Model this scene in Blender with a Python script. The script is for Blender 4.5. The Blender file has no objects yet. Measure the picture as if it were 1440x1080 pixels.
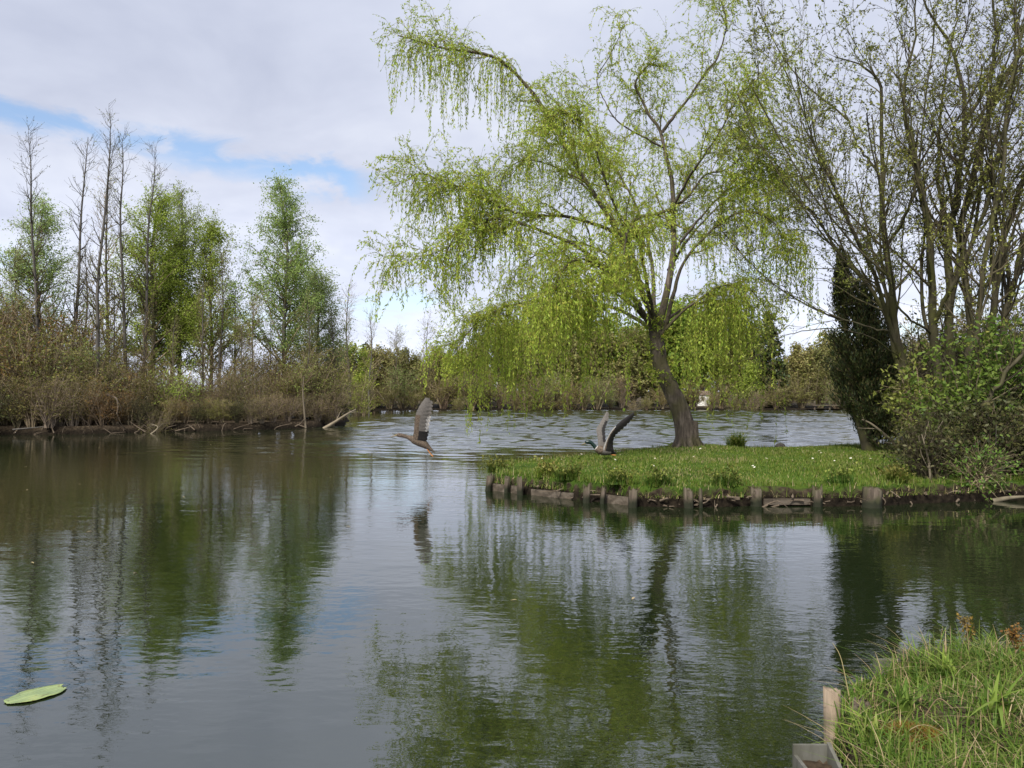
import bpy, math, random
import numpy as np
from mathutils import Vector

rng = np.random.default_rng(7)
random.seed(7)
scene = bpy.context.scene
COL = scene.collection
R = math.radians

# ------------------------------------------------------------------ camera
F = 1108.0            # focal length in pixels of the 1440 px wide photograph
CH = 1.5              # camera height above the water
PITCH = math.atan(15.0 / F)
cam_d = bpy.data.cameras.new('camera')
cam_d.sensor_width = 36.0
cam_d.lens = 36.0 * F / 1440.0
cam_d.clip_start = 0.05
cam_d.clip_end = 6000.0
cam = bpy.data.objects.new('camera', cam_d)
COL.objects.link(cam)
cam.location = (0, 0, CH)
cam.rotation_euler = (math.pi / 2 + PITCH, 0, 0)
scene.camera = cam


def W(px, py, d):
    """point seen at photo pixel (px, py) at distance d along the ground"""
    u, v = px - 720.0, 540.0 - py
    y = F * math.cos(PITCH) - v * math.sin(PITCH)
    z = F * math.sin(PITCH) + v * math.cos(PITCH)
    s = d / y
    return np.array((u * s, d, CH + z * s))


def G(px, py, z=0.0):
    """point on the level z seen at photo pixel"""
    u, v = px - 720.0, 540.0 - py
    y = F * math.cos(PITCH) - v * math.sin(PITCH)
    zz = F * math.sin(PITCH) + v * math.cos(PITCH)
    s = (z - CH) / zz
    return np.array((u * s, y * s, z))


# ------------------------------------------------------------------ materials
def new_mat(name):
    m = bpy.data.materials.new(name)
    m.use_nodes = True
    nt = m.node_tree
    for n in list(nt.nodes):
        nt.nodes.remove(n)
    out = nt.nodes.new('ShaderNodeOutputMaterial')
    return m, nt, out


def N(nt, typ, **kw):
    n = nt.nodes.new(typ)
    for k, v in kw.items():
        setattr(n, k, v)
    return n


def ramp(nt, stops, fac=None, interp='LINEAR'):
    r = nt.nodes.new('ShaderNodeValToRGB')
    r.color_ramp.interpolation = interp
    e = r.color_ramp.elements
    while len(e) < len(stops):
        e.new(0.5)
    for i, (p, c) in enumerate(stops):
        e[i].position = p
        e[i].color = (c[0], c[1], c[2], 1)
    if fac is not None:
        nt.links.new(fac, r.inputs['Fac'])
    return r


def plant_var(nt, sock):
    """every plant has its own tone"""
    oi = N(nt, 'ShaderNodeObjectInfo')
    hv = N(nt, 'ShaderNodeHueSaturation')
    mr = N(nt, 'ShaderNodeMapRange')
    mr.inputs['To Min'].default_value = 0.78
    mr.inputs['To Max'].default_value = 1.22
    nt.links.new(oi.outputs['Random'], mr.inputs['Value'])
    nt.links.new(mr.outputs[0], hv.inputs['Value'])
    m2 = N(nt, 'ShaderNodeMath', operation='MULTIPLY')
    m2.inputs[1].default_value = 7.31
    nt.links.new(oi.outputs['Random'], m2.inputs[0])
    m3 = N(nt, 'ShaderNodeMath', operation='FRACT')
    nt.links.new(m2.outputs[0], m3.inputs[0])
    mh = N(nt, 'ShaderNodeMapRange')
    mh.inputs['To Min'].default_value = 0.485
    mh.inputs['To Max'].default_value = 0.515
    nt.links.new(m3.outputs[0], mh.inputs['Value'])
    nt.links.new(mh.outputs[0], hv.inputs['Hue'])
    nt.links.new(sock, hv.inputs['Color'])
    return hv.outputs[0]


def mat_leaf(name, cols, trans=0.35, rough=0.55, spec=0.25):
    m, nt, out = new_mat(name)
    g = N(nt, 'ShaderNodeNewGeometry')
    k = len(cols)
    r = ramp(nt, [(i / (k - 1), c) for i, c in enumerate(cols)], g.outputs['Random Per Island'])
    p = N(nt, 'ShaderNodeBsdfPrincipled')
    p.inputs['Roughness'].default_value = rough
    p.inputs['Specular IOR Level'].default_value = spec
    t = N(nt, 'ShaderNodeBsdfTranslucent')
    mx = N(nt, 'ShaderNodeMixShader')
    mx.inputs[0].default_value = trans
    vc = plant_var(nt, r.outputs[0])
    nt.links.new(vc, p.inputs['Base Color'])
    nt.links.new(vc, t.inputs['Color'])
    nt.links.new(p.outputs[0], mx.inputs[1])
    nt.links.new(t.outputs[0], mx.inputs[2])
    nt.links.new(mx.outputs[0], out.inputs[0])
    return m


def mat_bark(name, cols, scale=6.0, stretch=(1, 1, 0.2), bump=0.6, dist=0.02, island=0.25, rough=0.85, moss=None, waterline_dark=None):
    m, nt, out = new_mat(name)
    tc = N(nt, 'ShaderNodeTexCoord')
    mp = N(nt, 'ShaderNodeMapping')
    mp.inputs['Scale'].default_value = stretch
    nt.links.new(tc.outputs['Object'], mp.inputs['Vector'])
    n = N(nt, 'ShaderNodeTexNoise')
    n.inputs['Scale'].default_value = scale
    n.inputs['Detail'].default_value = 6
    n.inputs['Roughness'].default_value = 0.65
    nt.links.new(mp.outputs[0], n.inputs['Vector'])
    g = N(nt, 'ShaderNodeNewGeometry')
    ma = N(nt, 'ShaderNodeMath', operation='MULTIPLY_ADD')
    ma.inputs[1].default_value = island
    nt.links.new(g.outputs['Random Per Island'], ma.inputs[0])
    nt.links.new(n.outputs['Fac'], ma.inputs[2])
    sb = N(nt, 'ShaderNodeMath', operation='SUBTRACT')
    sb.inputs[1].default_value = island * 0.5
    nt.links.new(ma.outputs[0], sb.inputs[0])
    k = len(cols)
    r = ramp(nt, [(0.28 + 0.44 * i / (k - 1), c) for i, c in enumerate(cols)], sb.outputs[0])
    col = plant_var(nt, r.outputs[0]) if 'twig' in name else r.outputs[0]
    if moss:
        n2 = N(nt, 'ShaderNodeTexNoise')
        n2.inputs['Scale'].default_value = 2.3
        n2.inputs['Detail'].default_value = 5
        nt.links.new(tc.outputs['Object'], n2.inputs['Vector'])
        rr = ramp(nt, [(0.45, (0, 0, 0)), (0.62, (1, 1, 1))], n2.outputs['Fac'])
        mx = N(nt, 'ShaderNodeMixRGB')
        nt.links.new(rr.outputs[0], mx.inputs[0])
        nt.links.new(col, mx.inputs[1])
        mx.inputs[2].default_value = (*moss, 1)
        col = mx.outputs[0]
    if waterline_dark:          # dark green algae line at the water
        sz = N(nt, 'ShaderNodeSeparateXYZ')
        nt.links.new(tc.outputs['Object'], sz.inputs[0])
        ad = N(nt, 'ShaderNodeMath', operation='MULTIPLY_ADD')
        ad.inputs[1].default_value = -0.12
        nt.links.new(n.outputs['Fac'], ad.inputs[0])
        nt.links.new(sz.outputs['Z'], ad.inputs[2])
        wr_ = ramp(nt, [(0.0, (1, 1, 1)), (0.075, (0, 0, 0))], ad.outputs[0])
        mw = N(nt, 'ShaderNodeMixRGB')
        nt.links.new(wr_.outputs[0], mw.inputs[0])
        nt.links.new(col, mw.inputs[1])
        mw.inputs[2].default_value = (*waterline_dark, 1)
        col = mw.outputs[0]
    p = N(nt, 'ShaderNodeBsdfPrincipled')
    p.inputs['Roughness'].default_value = rough
    p.inputs['Specular IOR Level'].default_value = 0.25
    nt.links.new(col, p.inputs['Base Color'])
    if bump:
        b = N(nt, 'ShaderNodeBump')
        b.inputs['Strength'].default_value = bump
        b.inputs['Distance'].default_value = dist
        nt.links.new(n.outputs['Fac'], b.inputs['Height'])
        nt.links.new(b.outputs[0], p.inputs['Normal'])
    nt.links.new(p.outputs[0], out.inputs[0])
    return m


def mat_plain(name, col, rough=0.7, spec=0.3, var=0.2, scale=20):
    m, nt, out = new_mat(name)
    tc = N(nt, 'ShaderNodeTexCoord')
    n = N(nt, 'ShaderNodeTexNoise')
    n.inputs['Scale'].default_value = scale
    n.inputs['Detail'].default_value = 4
    nt.links.new(tc.outputs['Object'], n.inputs['Vector'])
    lo = [c * (1 - var) for c in col]
    hi = [min(1, c * (1 + var)) for c in col]
    r = ramp(nt, [(0.3, lo), (0.7, hi)], n.outputs['Fac'])
    p = N(nt, 'ShaderNodeBsdfPrincipled')
    p.inputs['Roughness'].default_value = rough
    p.inputs['Specular IOR Level'].default_value = spec
    nt.links.new(r.outputs[0], p.inputs['Base Color'])
    nt.links.new(p.outputs[0], out.inputs[0])
    return m


M = {}
M['willow_leaf'] = mat_leaf('willow_leaf', [(0.17, 0.25, 0.025), (0.36, 0.44, 0.05), (0.24, 0.36, 0.045), (0.45, 0.50, 0.08), (0.31, 0.40, 0.055), (0.42, 0.37, 0.07)], 0.45)
M['willow_bark'] = mat_bark('willow_bark', [(0.018, 0.014, 0.011), (0.085, 0.068, 0.055), (0.19, 0.155, 0.125)], 11, (1, 1, 0.22), 1.0, 0.08, 0.1, moss=(0.085, 0.075, 0.04))
M['willow_twig'] = mat_bark('willow_twig', [(0.10, 0.085, 0.03), (0.20, 0.18, 0.05)], 5, bump=0, island=0.4)
M['birch_leaf'] = mat_leaf('birch_leaf', [(0.14, 0.20, 0.045), (0.29, 0.36, 0.09), (0.22, 0.30, 0.08), (0.38, 0.44, 0.14)], 0.42)
M['birch_leaf_cool'] = mat_leaf('birch_leaf_cool', [(0.15, 0.21, 0.06), (0.29, 0.37, 0.12), (0.38, 0.45, 0.18)], 0.42)
M['lime_leaf'] = mat_leaf('lime_leaf', [(0.20, 0.28, 0.03), (0.34, 0.44, 0.06), (0.45, 0.52, 0.12)], 0.45)
M['olive_leaf'] = mat_leaf('olive_leaf', [(0.10, 0.095, 0.022), (0.20, 0.18, 0.04), (0.15, 0.175, 0.035), (0.24, 0.19, 0.06)], 0.25)
M['rust_leaf'] = mat_leaf('rust_leaf', [(0.15, 0.08, 0.02), (0.22, 0.13, 0.025), (0.14, 0.11, 0.03)], 0.25)
M['far_leaf'] = mat_leaf('far_leaf', [(0.15, 0.15, 0.05), (0.24, 0.21, 0.075), (0.18, 0.20, 0.055), (0.28, 0.24, 0.09)], 0.25)
M['far_green'] = mat_leaf('far_green', [(0.14, 0.21, 0.03), (0.25, 0.33, 0.045), (0.34, 0.39, 0.06)], 0.3)
M['conifer_leaf'] = mat_leaf('conifer_leaf', [(0.014, 0.026, 0.012), (0.035, 0.06, 0.022), (0.07, 0.10, 0.03), (0.11, 0.13, 0.04), (0.10, 0.075, 0.035)], 0.1)
M['elder_leaf'] = mat_leaf('elder_leaf', [(0.06, 0.11, 0.018), (0.13, 0.22, 0.03), (0.22, 0.31, 0.055), (0.15, 0.19, 0.04)], 0.35)
M['bud_leaf'] = mat_leaf('bud_leaf', [(0.10, 0.11, 0.025), (0.18, 0.20, 0.04), (0.27, 0.28, 0.06)], 0.25)
M['ivy_leaf'] = mat_leaf('ivy_leaf', [(0.03, 0.04, 0.012), (0.075, 0.085, 0.022), (0.11, 0.10, 0.035)], 0.2)
M['dark_bark'] = mat_bark('dark_bark', [(0.02, 0.017, 0.012), (0.055, 0.048, 0.028), (0.10, 0.09, 0.052)], 8, bump=0.8, dist=0.03, moss=(0.06, 0.06, 0.018))
M['grey_bark'] = mat_bark('grey_bark', [(0.05, 0.045, 0.04), (0.12, 0.11, 0.095)], 8, bump=0.4)
M['brown_twig'] = mat_bark('brown_twig', [(0.08, 0.06, 0.036), (0.19, 0.145, 0.088), (0.30, 0.235, 0.15)], 4, bump=0, island=0.7)
M['pale_twig'] = mat_bark('pale_twig', [(0.11, 0.09, 0.06), (0.22, 0.18, 0.13)], 5, bump=0, island=0.4)
M['dark_twig'] = mat_bark('dark_twig', [(0.04, 0.032, 0.02), (0.10, 0.085, 0.048)], 4, bump=0, island=0.5)
M['post_wood'] = mat_bark('post_wood', [(0.025, 0.019, 0.014), (0.08, 0.062, 0.046), (0.15, 0.12, 0.095)], 16, (1, 1, 0.12), 0.9, 0.02, 0.1, moss=(0.07, 0.075, 0.03), waterline_dark=(0.02, 0.022, 0.012))
M['plank_wood'] = mat_bark('plank_wood', [(0.03, 0.024, 0.018), (0.085, 0.068, 0.05), (0.15, 0.125, 0.10)], 12, (0.2, 1, 1), 0.9, 0.02, 0.1)
M['pale_wood'] = mat_bark('pale_wood', [(0.13, 0.10, 0.07), (0.27, 0.21, 0.15), (0.38, 0.31, 0.23)], 22, (1, 1, 0.15), 0.8, 0.006, 0.1)
M['grey_board'] = mat_bark('grey_board', [(0.05, 0.046, 0.036), (0.13, 0.125, 0.11), (0.19, 0.185, 0.17)], 11, (1, 1, 0.25), 0.8, 0.006, 0.1, rough=0.85, moss=(0.055, 0.06, 0.03))
M['root'] = mat_bark('root', [(0.06, 0.045, 0.03), (0.16, 0.125, 0.09)], 9, bump=0.4, island=0.3)
M['grass_blade'] = mat_leaf('grass_blade', [(0.05, 0.09, 0.01), (0.10, 0.155, 0.016), (0.145, 0.20, 0.025), (0.22, 0.21, 0.055)], 0.3)
M['tall_grass'] = mat_leaf('tall_grass', [(0.04, 0.09, 0.01), (0.08, 0.16, 0.02), (0.13, 0.21, 0.03), (0.17, 0.20, 0.05)], 0.35)
M['dry_grass'] = mat_leaf('dry_grass', [(0.20, 0.15, 0.07), (0.32, 0.25, 0.13), (0.42, 0.34, 0.2)], 0.2)
M['orange_moss'] = mat_leaf('orange_moss', [(0.13, 0.065, 0.012), (0.26, 0.13, 0.02), (0.22, 0.17, 0.03)], 0.2)
M['petal'] = mat_plain('petal', (0.8, 0.8, 0.76), 0.6, var=0.05)
M['yellow'] = mat_plain('yellow', (0.6, 0.42, 0.03), 0.6, var=0.1)
M['soil'] = mat_plain('soil', (0.05, 0.036, 0.024), 0.95, 0.1, 0.5, 30)
M['stone'] = mat_plain('stone', (0.06, 0.055, 0.05), 0.9, 0.2, 0.5, 30)
M['white_wall'] = mat_plain('white_wall', (0.75, 0.74, 0.70), 0.8, var=0.06, scale=2)
M['roof_tile'] = mat_plain('roof_tile', (0.16, 0.12, 0.10), 0.8, var=0.3, scale=6)
M['window_glass'] = mat_plain('window_glass', (0.04, 0.05, 0.055), 0.15, 0.5, 0.1)
M['d_brown'] = mat_plain('d_brown', (0.10, 0.075, 0.055), 0.75, 0.2, 0.55, 45)
M['d_grey'] = mat_plain('d_grey', (0.115, 0.104, 0.094), 0.75, 0.2, 0.2, 40)
M['d_white'] = mat_plain('d_white', (0.33, 0.315, 0.30), 0.75, 0.2, 0.12, 40)
M['d_dark'] = mat_plain('d_dark', (0.014, 0.012, 0.012), 0.6, 0.3, 0.4, 50)
M['d_green'] = mat_plain('d_green', (0.006, 0.020, 0.016), 0.35, 0.5, 0.4, 40)
M['d_bill'] = mat_plain('d_bill', (0.20, 0.15, 0.07), 0.5, 0.3, 0.1)
M['d_foot'] = mat_plain('d_foot', (0.5, 0.2, 0.06), 0.6, 0.3, 0.15)
M['lily'] = None


# lily leaf with veins
def mat_lily():
    m, nt, out = new_mat('lily')
    tc = N(nt, 'ShaderNodeTexCoord')
    n = N(nt, 'ShaderNodeTexNoise')
    n.inputs['Scale'].default_value = 9
    n.inputs['Detail'].default_value = 5
    nt.links.new(tc.outputs['Object'], n.inputs['Vector'])
    r = ramp(nt, [(0.3, (0.15, 0.21, 0.09)), (0.55, (0.25, 0.32, 0.12)), (0.75, (0.33, 0.37, 0.12))], n.outputs['Fac'])
    mpv = N(nt, 'ShaderNodeMapping')
    mpv.inputs['Rotation'].default_value = (0, 0, R(38))
    nt.links.new(tc.outputs['Object'], mpv.inputs['Vector'])
    wv_ = N(nt, 'ShaderNodeTexWave')
    wv_.inputs['Scale'].default_value = 14
    wv_.inputs['Distortion'].default_value = 3.0
    nt.links.new(mpv.outputs[0], wv_.inputs['Vector'])
    vr = ramp(nt, [(0.0, (0.86, 0.86, 0.86)), (0.8, (1, 1, 1)), (1.0, (1.12, 1.12, 1.05))], wv_.outputs['Fac'])
    n5 = N(nt, 'ShaderNodeTexNoise')
    n5.inputs['Scale'].default_value = 30
    nt.links.new(tc.outputs['Object'], n5.inputs['Vector'])
    sp_ = ramp(nt, [(0.62, (1, 1, 1)), (0.72, (0.55, 0.42, 0.3))], n5.outputs['Fac'])
    m1 = N(nt, 'ShaderNodeMixRGB', blend_type='MULTIPLY')
    m1.inputs[0].default_value = 1.0
    nt.links.new(r.outputs[0], m1.inputs[1])
    nt.links.new(vr.outputs[0], m1.inputs[2])
    m2 = N(nt, 'ShaderNodeMixRGB', blend_type='MULTIPLY')
    m2.inputs[0].default_value = 1.0
    nt.links.new(m1.outputs[0], m2.inputs[1])
    nt.links.new(sp_.outputs[0], m2.inputs[2])
    p = N(nt, 'ShaderNodeBsdfPrincipled')
    p.inputs['Roughness'].default_value = 0.35
    nt.links.new(m2.outputs[0], p.inputs['Base Color'])
    nt.links.new(p.outputs[0], out.inputs[0])
    return m


M['lily'] = mat_lily()


# ------------------------------------------------------------------ mesh building
class Mesh:
    """collects quads (numpy) with a material slot index"""

    def __init__(self):
        self.V, self.Fq, self.I, self.n = [], [], [], 0

    def add(self, vf, mi=0):
        V, Fc = vf
        if len(V) == 0:
            return self
        self.V.append(np.asarray(V, float))
        self.Fq.append(np.asarray(Fc, int) + self.n)
        self.I.append(np.full(len(Fc), mi, int))
        self.n += len(V)
        return self

    def build(self, name, mats, parent=None, origin=(0, 0, 0), smooth=True):
        V = np.concatenate(self.V) - np.asarray(origin, float)
        Fc = np.concatenate(self.Fq)
        I = np.concatenate(self.I)
        me = bpy.data.meshes.new(name)
        me.vertices.add(len(V))
        me.vertices.foreach_set('co', V.astype(np.float32).ravel())
        me.loops.add(len(Fc) * 4)
        me.loops.foreach_set('vertex_index', Fc.astype(np.int32).ravel())
        me.polygons.add(len(Fc))
        me.polygons.foreach_set('loop_start', (np.arange(len(Fc)) * 4).astype(np.int32))
        me.polygons.foreach_set('loop_total', np.full(len(Fc), 4, np.int32))
        me.polygons.foreach_set('material_index', I.astype(np.int32))
        me.polygons.foreach_set('use_smooth', np.full(len(Fc), smooth, bool))
        me.update(calc_edges=True)
        if not isinstance(mats, (list, tuple)):
            mats = [mats]
        for m in mats:
            me.materials.append(m)
        o = bpy.data.objects.new(name, me)
        COL.objects.link(o)
        if parent is not None:
            o.parent = parent
            o.location = (0, 0, 0)
        else:
            o.location = origin
        return o


def tag(o, label=None, cat=None, group=None, kind=None):
    if label:
        o['label'] = label
    if cat:
        o['category'] = cat
    if group:
        o['group'] = group
    if kind:
        o['kind'] = kind
    return o


def empty(name, loc, label, cat, group=None):
    o = bpy.data.objects.new(name, None)
    o.empty_display_size = 0.2
    COL.objects.link(o)
    o.location = loc
    return tag(o, label, cat, group)


def copy_tree(o, parent=None):
    c = o.copy()
    COL.objects.link(c)
    if parent is not None:
        c.parent = parent
    for ch in list(o.children):
        copy_tree(ch, c)
    return c


def norm(a):
    return a / np.maximum(np.linalg.norm(a, axis=-1, keepdims=True), 1e-9)


def tubes(P, Rr, s=4):
    """P (N,K,3) paths, Rr (N,K) radii -> quads"""
    P = np.asarray(P, float)
    if P.ndim == 2:
        P, Rr = P[None], np.asarray(Rr, float)[None]
    n, k, _ = P.shape
    if n == 0:
        return np.zeros((0, 3)), np.zeros((0, 4), int)
    T = np.empty_like(P)
    T[:, 1:-1] = P[:, 2:] - P[:, :-2]
    T[:, 0] = P[:, 1] - P[:, 0]
    T[:, -1] = P[:, -1] - P[:, -2]
    T = norm(T)
    mt = norm(P[:, -1] - P[:, 0] + 1e-9)
    ref = np.where(np.abs(mt[:, 2:3]) < 0.8, np.array([[0, 0, 1.0]]), np.array([[1.0, 0, 0]]))[:, None, :]
    U = norm(np.cross(T, np.broadcast_to(ref, T.shape)))
    Vv = np.cross(T, U)
    a = np.arange(s) * 2 * math.pi / s
    ring = (U[:, :, None, :] * np.cos(a)[None, None, :, None] + Vv[:, :, None, :] * np.sin(a)[None, None, :, None])
    verts = P[:, :, None, :] + ring * np.asarray(Rr)[:, :, None, None]
    V = verts.reshape(-1, 3)
    i = np.arange(n)[:, None, None] * (k * s)
    j = np.arange(k - 1)[None, :, None] * s
    q = np.arange(s)[None, None, :]
    q2 = (q + 1) % s
    Fc = np.stack([i + j + q, i + j + q2, i + j + s + q2, i + j + s + q], -1).reshape(-1, 4)
    return V, Fc


def resample(path, k):
    """smooth Catmull-Rom resampling to k points"""
    p = np.asarray(path, float)
    p = np.vstack([2 * p[0] - p[1], p, 2 * p[-1] - p[-2]])
    m = len(p) - 3
    out = []
    for t in np.linspace(0, m - 1e-6, k):
        i = int(t)
        f = t - i
        a, b, c, d = p[i], p[i + 1], p[i + 2], p[i + 3]
        out.append(0.5 * (2 * b + (c - a) * f + (2 * a - 5 * b + 4 * c - d) * f * f + (3 * b - a - 3 * c + d) * f ** 3))
    return np.array(out)


def at(P, Rr, idx, t):
    k = P.shape[1]
    f = t * (k - 1)
    i = np.minimum(f.astype(int), k - 2)
    w = (f - i)[:, None]
    p = P[idx, i] * (1 - w) + P[idx, i + 1] * w
    T = norm(P[idx, i + 1] - P[idx, i])
    r = Rr[idx, i] * (1 - w[:, 0]) + Rr[idx, i + 1] * w[:, 0]
    return p, T, r


def grow(P, Rr, n, t=(0.3, 1.0), ang=(0.5, 1.0), L=(0.5, 1.0), taper=0.4, up=0.0, wig=0.15, K=5, rr=0.6, rmin=0.002, rmax=1.0, w=None, flat=0.0, tp=1.0, tip=0.3):
    """n children on the paths P; up is a pull towards +z (negative: hangs)"""
    ln = np.linalg.norm(np.diff(P, axis=1), axis=2).sum(1)
    if w is None:
        w = ln
    idx = rng.choice(len(P), n, p=w / w.sum())
    tt = t[0] + (t[1] - t[0]) * rng.random(n) ** tp
    p, T, r = at(P, Rr, idx, tt)
    q = norm(np.cross(T, rng.normal(size=(n, 3))))
    if flat:
        q[:, 2] *= 1 - flat
        q = norm(q)
    a = rng.uniform(ang[0], ang[1], n)[:, None]
    d = norm(np.cos(a) * T + np.sin(a) * q)
    le = rng.uniform(L[0], L[1], n) * (1 - taper * tt)
    st = (le / (K - 1))[:, None]
    pts = [p]
    for _ in range(K - 1):
        p = p + d * st
        pts.append(p)
        d = norm(d + np.array([0, 0, 1.0]) * up + rng.normal(size=(n, 3)) * wig)
    CP = np.stack(pts, 1)
    r0 = np.clip(r * rr, rmin, rmax)
    CR = r0[:, None] * np.linspace(1, tip, K)[None, :]
    return CP, np.maximum(CR, rmin * 0.6)


def leaves(P, n, L=(0.05, 0.08), wr=0.35, t0=0.1, mix=(0.5, 0.7, 0.0), jit=0.0, w=None):
    """n leaf rhombi on the paths; mix = weights of tangent, random, down"""
    ln = np.linalg.norm(np.diff(P, axis=1), axis=2).sum(1)
    if w is not None:
        ln = ln * w
    idx = rng.choice(len(P), n, p=ln / ln.sum())
    tt = t0 + (1 - t0) * rng.random(n)
    p, T, _ = at(P, np.zeros(P.shape[:2]), idx, tt)
    if jit:
        p = p + rng.normal(size=(n, 3)) * jit
    d = norm(T * mix[0] + norm(rng.normal(size=(n, 3))) * mix[1] + np.array([0, 0, -1.0]) * mix[2])
    s = norm(np.cross(d, rng.normal(size=(n, 3))))
    le = rng.uniform(L[0], L[1], n)[:, None]
    mid = p + d * le * 0.45
    wd = le * wr * 0.5
    V = np.stack([p, mid + s * wd, p + d * le, mid - s * wd], 1).reshape(-1, 3)
    Fc = np.arange(4 * n).reshape(-1, 4)
    return V, Fc


def blades(base, h, wd, lean=0.5, K=3, curl=0.6):
    """grass blades: strips of K segments tapering to the tip"""
    n = len(base)
    a = rng.uniform(0, 2 * math.pi, n)
    dirv = np.stack([np.cos(a), np.sin(a), np.zeros(n)], 1)
    side = np.stack([-np.sin(a), np.cos(a), np.zeros(n)], 1)
    ln = np.abs(rng.normal(size=n)) * lean
    rows = []
    for i in range(K + 1):
        f = i / K
        c = base + np.array([0, 0, 1.0]) * (h * (f - 0.35 * curl * f * f * np.minimum(ln, 1.5)))[:, None] + dirv * (h * ln * f ** 1.8)[:, None]
        ww = (wd * (1 - f) ** 0.6 * 0.5 + 0.0003)[:, None]
        rows.append(np.stack([c - side * ww, c + side * ww], 1))
    V = np.stack(rows, 1).reshape(-1, 3)
    b = np.arange(n)[:, None] * (2 * (K + 1)) + np.arange(K)[None, :] * 2
    Fc = np.stack([b, b + 1, b + 3, b + 2], -1).reshape(-1, 4)
    return V, Fc


def box(x0, x1, y0, y1, z0, z1):
    V = np.array([(x, y, z) for z in (z0, z1) for y in (y0, y1) for x in (x0, x1)], float)
    Fc = np.array([(0, 2, 3, 1), (4, 5, 7, 6), (0, 1, 5, 4), (2, 6, 7, 3), (0, 4, 6, 2), (1, 3, 7, 5)])
    return V, Fc


def obox(c, ax, ay, az):
    """box at centre c with half axis vectors"""
    c, ax, ay, az = map(lambda v: np.asarray(v, float), (c, ax, ay, az))
    V = np.array([c + sx * ax + sy * ay + sz * az for sz in (-1, 1) for sy in (-1, 1) for sx in (-1, 1)])
    return V, box(0, 1, 0, 1, 0, 1)[1]


def lathe_post(c, r, z0, z1, s=14, rough=0.08, lean=(0, 0), ragged=0.03, seed=0, k=7):
    """irregular round post with a closed, slightly uneven top"""
    g = np.random.default_rng(seed)
    prof = 1 + g.normal(size=s) * rough
    V, Fc = [], []
    zs = np.linspace(z0, z1, k)
    for i, z in enumerate(zs):
        f = i / (k - 1)
        rad = r * (1.05 - 0.12 * f) * (1 + g.normal() * 0.02)
        for j in range(s):
            a = 2 * math.pi * j / s
            zz = z + (g.normal() * ragged if i == k - 1 else 0)
            V.append((c[0] + lean[0] * f + rad * prof[j] * math.cos(a), c[1] + lean[1] * f + rad * prof[j] * math.sin(a), zz))
    for i in range(k - 1):
        for j in range(s):
            Fc.append((i * s + j, i * s + (j + 1) % s, (i + 1) * s + (j + 1) % s, (i + 1) * s + j))
    top = len(V)
    for rf, dz in ((0.6, -0.004), (0.05, -0.01)):
        for j in range(s):
            a = 2 * math.pi * j / s
            V.append((c[0] + lean[0] + r * 0.93 * rf * prof[j] * math.cos(a), c[1] + lean[1] + r * 0.93 * rf * prof[j] * math.sin(a), z1 + dz + g.normal() * ragged * 0.4))
    b0 = (k - 1) * s
    for j in range(s):
        Fc.append((b0 + j, b0 + (j + 1) % s, top + (j + 1) % s, top + j))
        Fc.append((top + j, top + (j + 1) % s, top + s + (j + 1) % s, top + s + j))
    return np.array(V), np.array(Fc)


# ------------------------------------------------------------------ terrain
def vnoise(x, y, seed=0):
    """cheap smooth value noise, about -1..1"""
    g = np.random.default_rng(seed)
    o = np.zeros_like(x)
    for i in range(5):
        a = g.uniform(0, 2 * math.pi)
        f = g.uniform(0.6, 1.6)
        o = o + np.sin((x * math.cos(a) + y * math.sin(a)) * f * 2 + g.uniform(0, 6))
    return o / 3.0


def sdist(X, Y, poly):
    """signed distance to a polygon, positive inside"""
    p = np.asarray(poly, float)
    d = np.full(X.shape, 1e9)
    ins = np.zeros(X.shape, bool)
    for i in range(len(p)):
        a, b = p[i], p[(i + 1) % len(p)]
        e = b - a
        t = np.clip(((X - a[0]) * e[0] + (Y - a[1]) * e[1]) / (e @ e + 1e-12), 0, 1)
        d = np.minimum(d, np.hypot(X - a[0] - t * e[0], Y - a[1] - t * e[1]))
        c = ((a[1] > Y) != (b[1] > Y)) & (X < e[0] * (Y - a[1]) / (e[1] if e[1] else 1e-12) + a[0])
        ins ^= c
    return np.where(ins, d, -d)


g2 = lambda px, py, z=0.0: tuple(G(px, py, z)[:2])
PEN_FRONT = [g2(684, 689), g2(725, 694), g2(790, 701), g2(860, 708), g2(900, 713), g2(960, 714), g2(1060, 712), g2(1150, 712), g2(1220, 712), g2(1300, 708), g2(1440, 703)]
PEN = PEN_FRONT + [(11.5, 11.0), (30, 8), (300, 8), (300, 200), (60, 90), (30, 60), (13.5, 26), g2(1262, 621, .3), g2(1200, 624, .3), g2(1100, 627, .3), g2(1050, 628, .3), g2(967, 626, .3), g2(900, 631, .3), g2(830, 636, .3), g2(760, 643, .3), g2(712, 655, .2)]
LEFT_FRONT = [g2(-260, 620), g2(0, 611.5), g2(100, 611), g2(200, 608.5), g2(300, 606), g2(400, 603.5), g2(455, 601), g2(486, 596)]
LEFT = [(-300, 20), (-60, 22)] + LEFT_FRONT + [g2(492, 590), (-12.5, 52), (-16, 70), (-60, 80), (-300, 80)]
FAR_FRONT = [(-300, 74), (-20, 73.5), (-11, 76), (0, 77), (20, 76), (40, 74)]
FAR = FAR_FRONT + [(300, 80), (2500, 80), (2500, 3500), (-2500, 3500), (-2500, 80)]
NEAR = [(1.10, -1), (1.10, 2.2), (1.11, 2.62), (1.19, 2.95), (1.27, 3.2), (1.42, 3.48), (1.75, 3.75), (2.1, 3.85), (2.7, 3.9), (3.6, 3.6), (40, 3.2), (300, 5), (2500, 5), (2500, -2500), (-2500, -2500), (-2500, 5), (-300, 5), (-60, 1.5), (0, 1.2), (1.1, 1.0)]


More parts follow.
